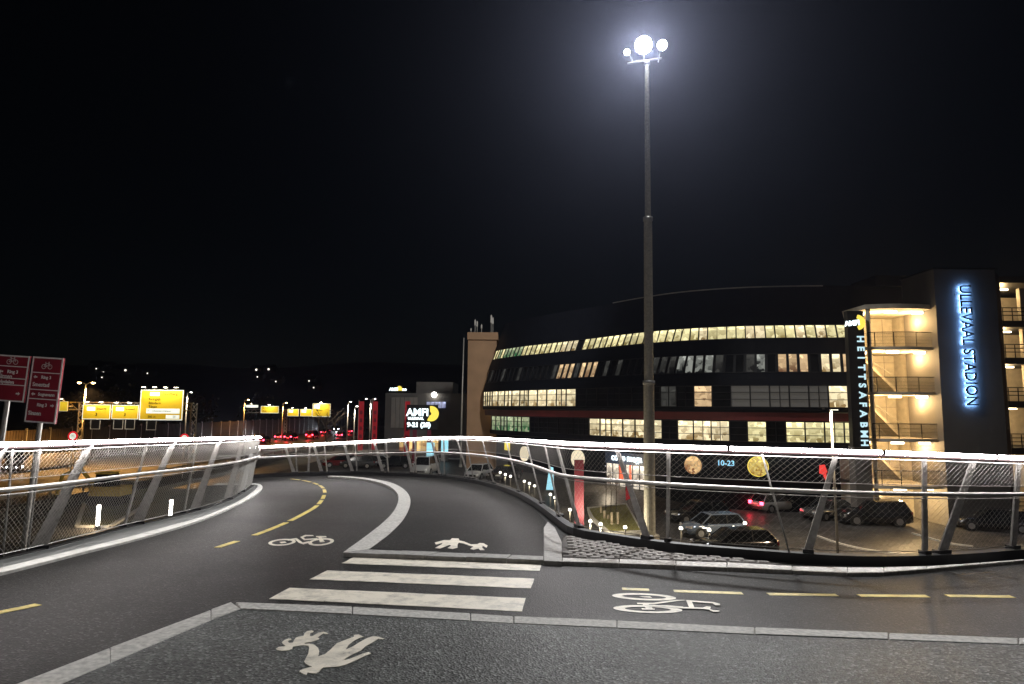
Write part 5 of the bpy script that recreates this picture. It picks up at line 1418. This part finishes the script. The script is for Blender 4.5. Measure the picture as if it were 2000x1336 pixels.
crescent(MB(), Y(842, 808, PYY - .3), .95, bite=.2, a0=-2.1, a1=1.75).build('logo_crescent', M['yellow_sign'], py, fix=True)
c = Y(769, 760.5, AY - .4); put_text('roof_lettering', 'AMFI', .62, M['white_sign'], am, frame_at(c, (1, 0, 0), (0, 0, 1)), .08, .03)
c = Y(790, 760.5, AY - .4); put_text('roof_lettering', 'no', .62, M['white_sign'], am, frame_at(c, (1, 0, 0), (0, 0, 1)), .08, .03)
mb = MB(); c = Y(780, 760.5, AY - .4); mb.loft([[c + Vector((.5 * math.cos(a), yy, -.2 + .75 * math.sin(a))) for a in [math.pi * i / 10 for i in range(11)]] for yy in (-.05, .05)]); mb.build('roof_logo_dome', M['yellow_sign'], am, fix=True)
mb = MB(); mb.box((Y(780, 760, AY).x, AY - .3, Y(780, 764.5, AY).z), (3.4, .1, .1)); mb.build('sign_rail', M['black'], am)
mb = MB().ball(Y(848, 771, AY - .5), .42, 10, 8); mb.build('globe_lamp', M['whitelamp'], am, True)
for u, y, lb in ((706, 86, 'red banner pillar farthest left in the middle distance'), (733, 88, 'second red banner pillar from the left, near the double-armed lamp'), (796, 84, 'red banner pillar standing in front of the shopping centre lettering')):
    P = Y(u, 784, y); t = thing('red_banner', lb, 'banner', (P.x, y, 0), 'red banner pillars')
    MB().cyl((P.x - .34, y, 0), (P.x - .34, y, P.z + .2), .05, 6).build('pole', M['grey_pole'], t)
    mb = MB(); mb.box((P.x + .03, y, (P.z + 2.6) / 2), (.66, .08, P.z - 2.6)); mb.build('cloth', M['banner'], t)
    mb = MB()
    for k in range(5): mb.box((P.x + .03, y - .05, 3.4 + k * 1.05), (.34, .012, .5))
    tag(mb.build('print_marks', M['banner_dull'], t), kind='stuff')
# wide low canopy wall behind the far parked cars
t = thing('retaining_wall', 'low tan concrete wall behind the far parked cars', 'wall', (-16, 92, 0))
for k in range(6):
    mb = MB(); mb.box((-27 + k * 3.6, 92, .55), (3.5, .3, 1.1)); mb.build('panel', M['concrete'], t)
mb = MB(); mb.box((-18, 92, 1.16), (21.8, .42, .12)); mb.build('coping', M['concrete'], t)

# ================================================================== HILL, HOUSES, TREES
hl = MB(); nx, ny = 40, 12; vs = []
for j in range(ny + 1):
    for i in range(nx + 1):
        x = -420 + 560 * i / nx; y = 255 + 165 * j / ny; r_ = ss(255, 415, y)
        vs.append((x, y, -.3 + r_ * (37 + 2.5 * math.sin(x * .013 + 1.0) + 1.5 * math.sin(x * .05)) * (1 - ss(20, 120, x))))
hl.add(vs, [(j * (nx + 1) + i, j * (nx + 1) + i + 1, (j + 1) * (nx + 1) + i + 1, (j + 1) * (nx + 1) + i) for j in range(ny) for i in range(nx)])
ho = hl.build('hills', M['hill'], smooth=True); tag(ho, kind='structure')
def hill_z(x, y): return -.3 + ss(255, 415, y) * (37 + 2.5 * math.sin(x * .013 + 1.0) + 1.5 * math.sin(x * .05)) * (1 - ss(20, 120, x))
hp = [(183, 713), (187, 720), (197, 716), (201, 727), (207, 716), (215, 724), (234, 720), (244, 723), (198, 737), (287, 729), (500, 722), (524, 721), (502, 736), (538, 745), (612, 757), (603, 744)]
hb = ['topmost', 'lower']
desc = ['highest left lit house in the left hillside cluster', 'lit house right below the highest in the hillside cluster', 'third lit house from the left in the hillside cluster', 'lit house low in the middle of the hillside cluster', 'dim lit house at the centre of the hillside cluster', 'bright lit house right of the centre of the hillside cluster', 'bright lit house left of the brightest pair on the hillside', 'brightest lit house at the right of the hillside cluster', 'lowest lit house under the hillside cluster', 'lone lit house right of the hillside cluster', 'left house of the lit pair above the far gantry', 'right house of the lit pair above the far gantry', 'faint house below the lit pair over the far gantry', 'faint lone house up right of the far gantry lamp', 'lowest faint house right of the tall far yellow sign', 'faint house higher up right of the tall far yellow sign']
for k, (u, v) in enumerate(hp):
    y = 300
    for _ in range(25):
        P = Y(u, v, y); y += max(-12, min(12, (P.z - 2.0 - hill_z(P.x, P.y)) * 2.0)); y = max(265, min(405, y))
    P = Y(u, v, y); z = P.z
    t = thing('hillside_house', desc[k], 'house', (P.x, y + 3, z - 2.2), 'houses on the dark hillside')
    mb = MB(); mb.box((P.x, y + 3, z - 1.6), (6, 5, 5.2)); mb.build('wall', M['house'], t)
    mb = MB(); mb.loft([[Vector((P.x - 3.3, y + .2, z + 1)), Vector((P.x + 3.3, y + .2, z + 1)), Vector((P.x + 3.3, y + 5.8, z + 1)), Vector((P.x - 3.3, y + 5.8, z + 1))], [Vector((P.x - 3.3, y + 2.9, z + 3)), Vector((P.x + 3.3, y + 2.9, z + 3)), Vector((P.x + 3.3, y + 3.1, z + 3)), Vector((P.x - 3.3, y + 3.1, z + 3))]]); mb.build('roof', M['black'], t, fix=True)
    s = .62 if k in (5, 6, 7, 10, 11) else .36
    mb = MB(); mb.box((P.x, y + .45, z), (s * 1.5, .12, s * 1.6)); mb.build('window', M['houselight'], t)
def tree(x, y, zb, h, r, label, bare=False, seed=0):
    rnd = random.Random(seed); t = thing('bare_tree' if bare else 'leafy_tree', label, 'tree', (x, y, zb), 'trees by the ring road')
    tr = MB(); top = Vector((x, y, zb + h * .9)); tr.tube([(x, y, zb), (x + rnd.uniform(-.2, .2), y, zb + h * .45), top], h * .022, 6, True, .03)
    lim = []
    for k in range(14 if bare else 9):
        z0 = zb + h * rnd.uniform(.25, .8); a = rnd.uniform(0, 6.28); l = r * rnd.uniform(.6, 1.1)
        p0 = Vector((x, y, z0)); p1 = p0 + Vector((math.cos(a) * l * .5, math.sin(a) * l * .5, l * .35)); p2 = p0 + Vector((math.cos(a) * l, math.sin(a) * l, l * .9))
        tr.tube([p0, p1, p2], h * .009, 4, False, .012); lim.append((p1, p2))
        if bare:
            for _ in range(5):
                q = p1.lerp(p2, rnd.random()); a2 = a + rnd.uniform(-1.2, 1.2); l2 = l * rnd.uniform(.25, .5)
                tr.tube([q, q + Vector((math.cos(a2) * l2, math.sin(a2) * l2, l2 * rnd.uniform(.3, 1)))], .03, 3, False, .008)
    tr.build('trunk', M['bark'], t)
    if not bare:
        cr = MB()
        for _ in range(900):
            a, b = rnd.uniform(0, 6.28), math.acos(rnd.uniform(-1, 1)); q = rnd.random() ** .45
            lump = 1 + .3 * math.sin(3 * a + seed) * math.sin(2 * b + seed)
            c = Vector((x + math.sin(b) * math.cos(a) * r * q * lump, y + math.sin(b) * math.sin(a) * r * q * lump, zb + h * .62 + math.cos(b) * h * .38 * q * lump))
            s = rnd.uniform(.18, .42); d1 = Vector((rnd.gauss(0, 1), rnd.gauss(0, 1), rnd.gauss(0, 1))).normalized(); d2 = d1.orthogonal().normalized()
            cr.add([c + d1 * s, c + d2 * s * .6, c - d1 * s, c - d2 * s * .6], [(0, 1, 2, 3)])
        cr.build('crown', M['leaf'], t)
for k, (x, y, h, r, lb) in enumerate([(-64, 92, 10, 3.4, 'dark tree behind the barrier left of the largest yellow sign'), (-66, 108, 12, 4, 'tall dark tree behind the barrier right of the largest yellow sign'), (-64, 122, 9, 3.2, 'dark tree behind the barrier midway to the far gantry'), (-66, 136, 11, 3.8, 'dark tree behind the barrier just left of the far gantry'), (-66, 168, 12, 4, 'dark tree behind the far gantry signs'), (-34, 150, 9.5, 3.4, 'dark tree right of the far gantry, left of the red banner pillars')]):
    tree(x, y, 0, h, r, lb, False, k)
tree(Y(640, 800, 118).x, 118, 0, 8.2, 2.8, 'bare tree in front of the tall far yellow sign', True, 21)
tree(Y(655, 800, 124).x, 124, 0, 7.8, 2.6, 'bare tree just right of the tall far yellow sign', True, 22)
for k, (u, v, lb) in enumerate(((1183, 1000, 'thin bare sapling at the left of the grass island'), (1193, 1004, 'thin bare sapling in the middle of the grass island'), (1203, 1006, 'thin bare sapling at the right of the grass island'))):
    P = ground_at(u, v); t = thing('sapling', lb, 'sapling', P, 'saplings on the grass island')
    mb = MB(); mb.tube([P, P + Vector((.05, 0, 1.6)), P + Vector((0, 0, 3.1))], .035, 5, True, .012)
    for q in range(5): a = q * 2.2; z = 1.6 + q * .28; mb.tube([P + Vector((0, 0, z)), P + Vector((math.cos(a) * .4, math.sin(a) * .4, z + .5))], .014, 3, False, .005)
    mb.build('trunk', M['bark'], t)

# ================================================================== NIGHT AIR
hzm = nmat('night_haze'); t_ = hzm.node_tree; t_.nodes.remove(t_.nodes['Principled BSDF'])
pv = t_.nodes.new('ShaderNodeVolumePrincipled'); pv.inputs['Color'].default_value = (.64, .70, 1.0, 1); pv.inputs['Density'].default_value = HAZE_DENSITY; pv.inputs['Anisotropy'].default_value = .8
t_.links.new(pv.outputs[0], t_.nodes['Material Output'].inputs['Volume'])
hz = MB(); hz.box((0, 180, 22), (960, 560, 49)); tag(hz.build('haze', hzm), kind='stuff')
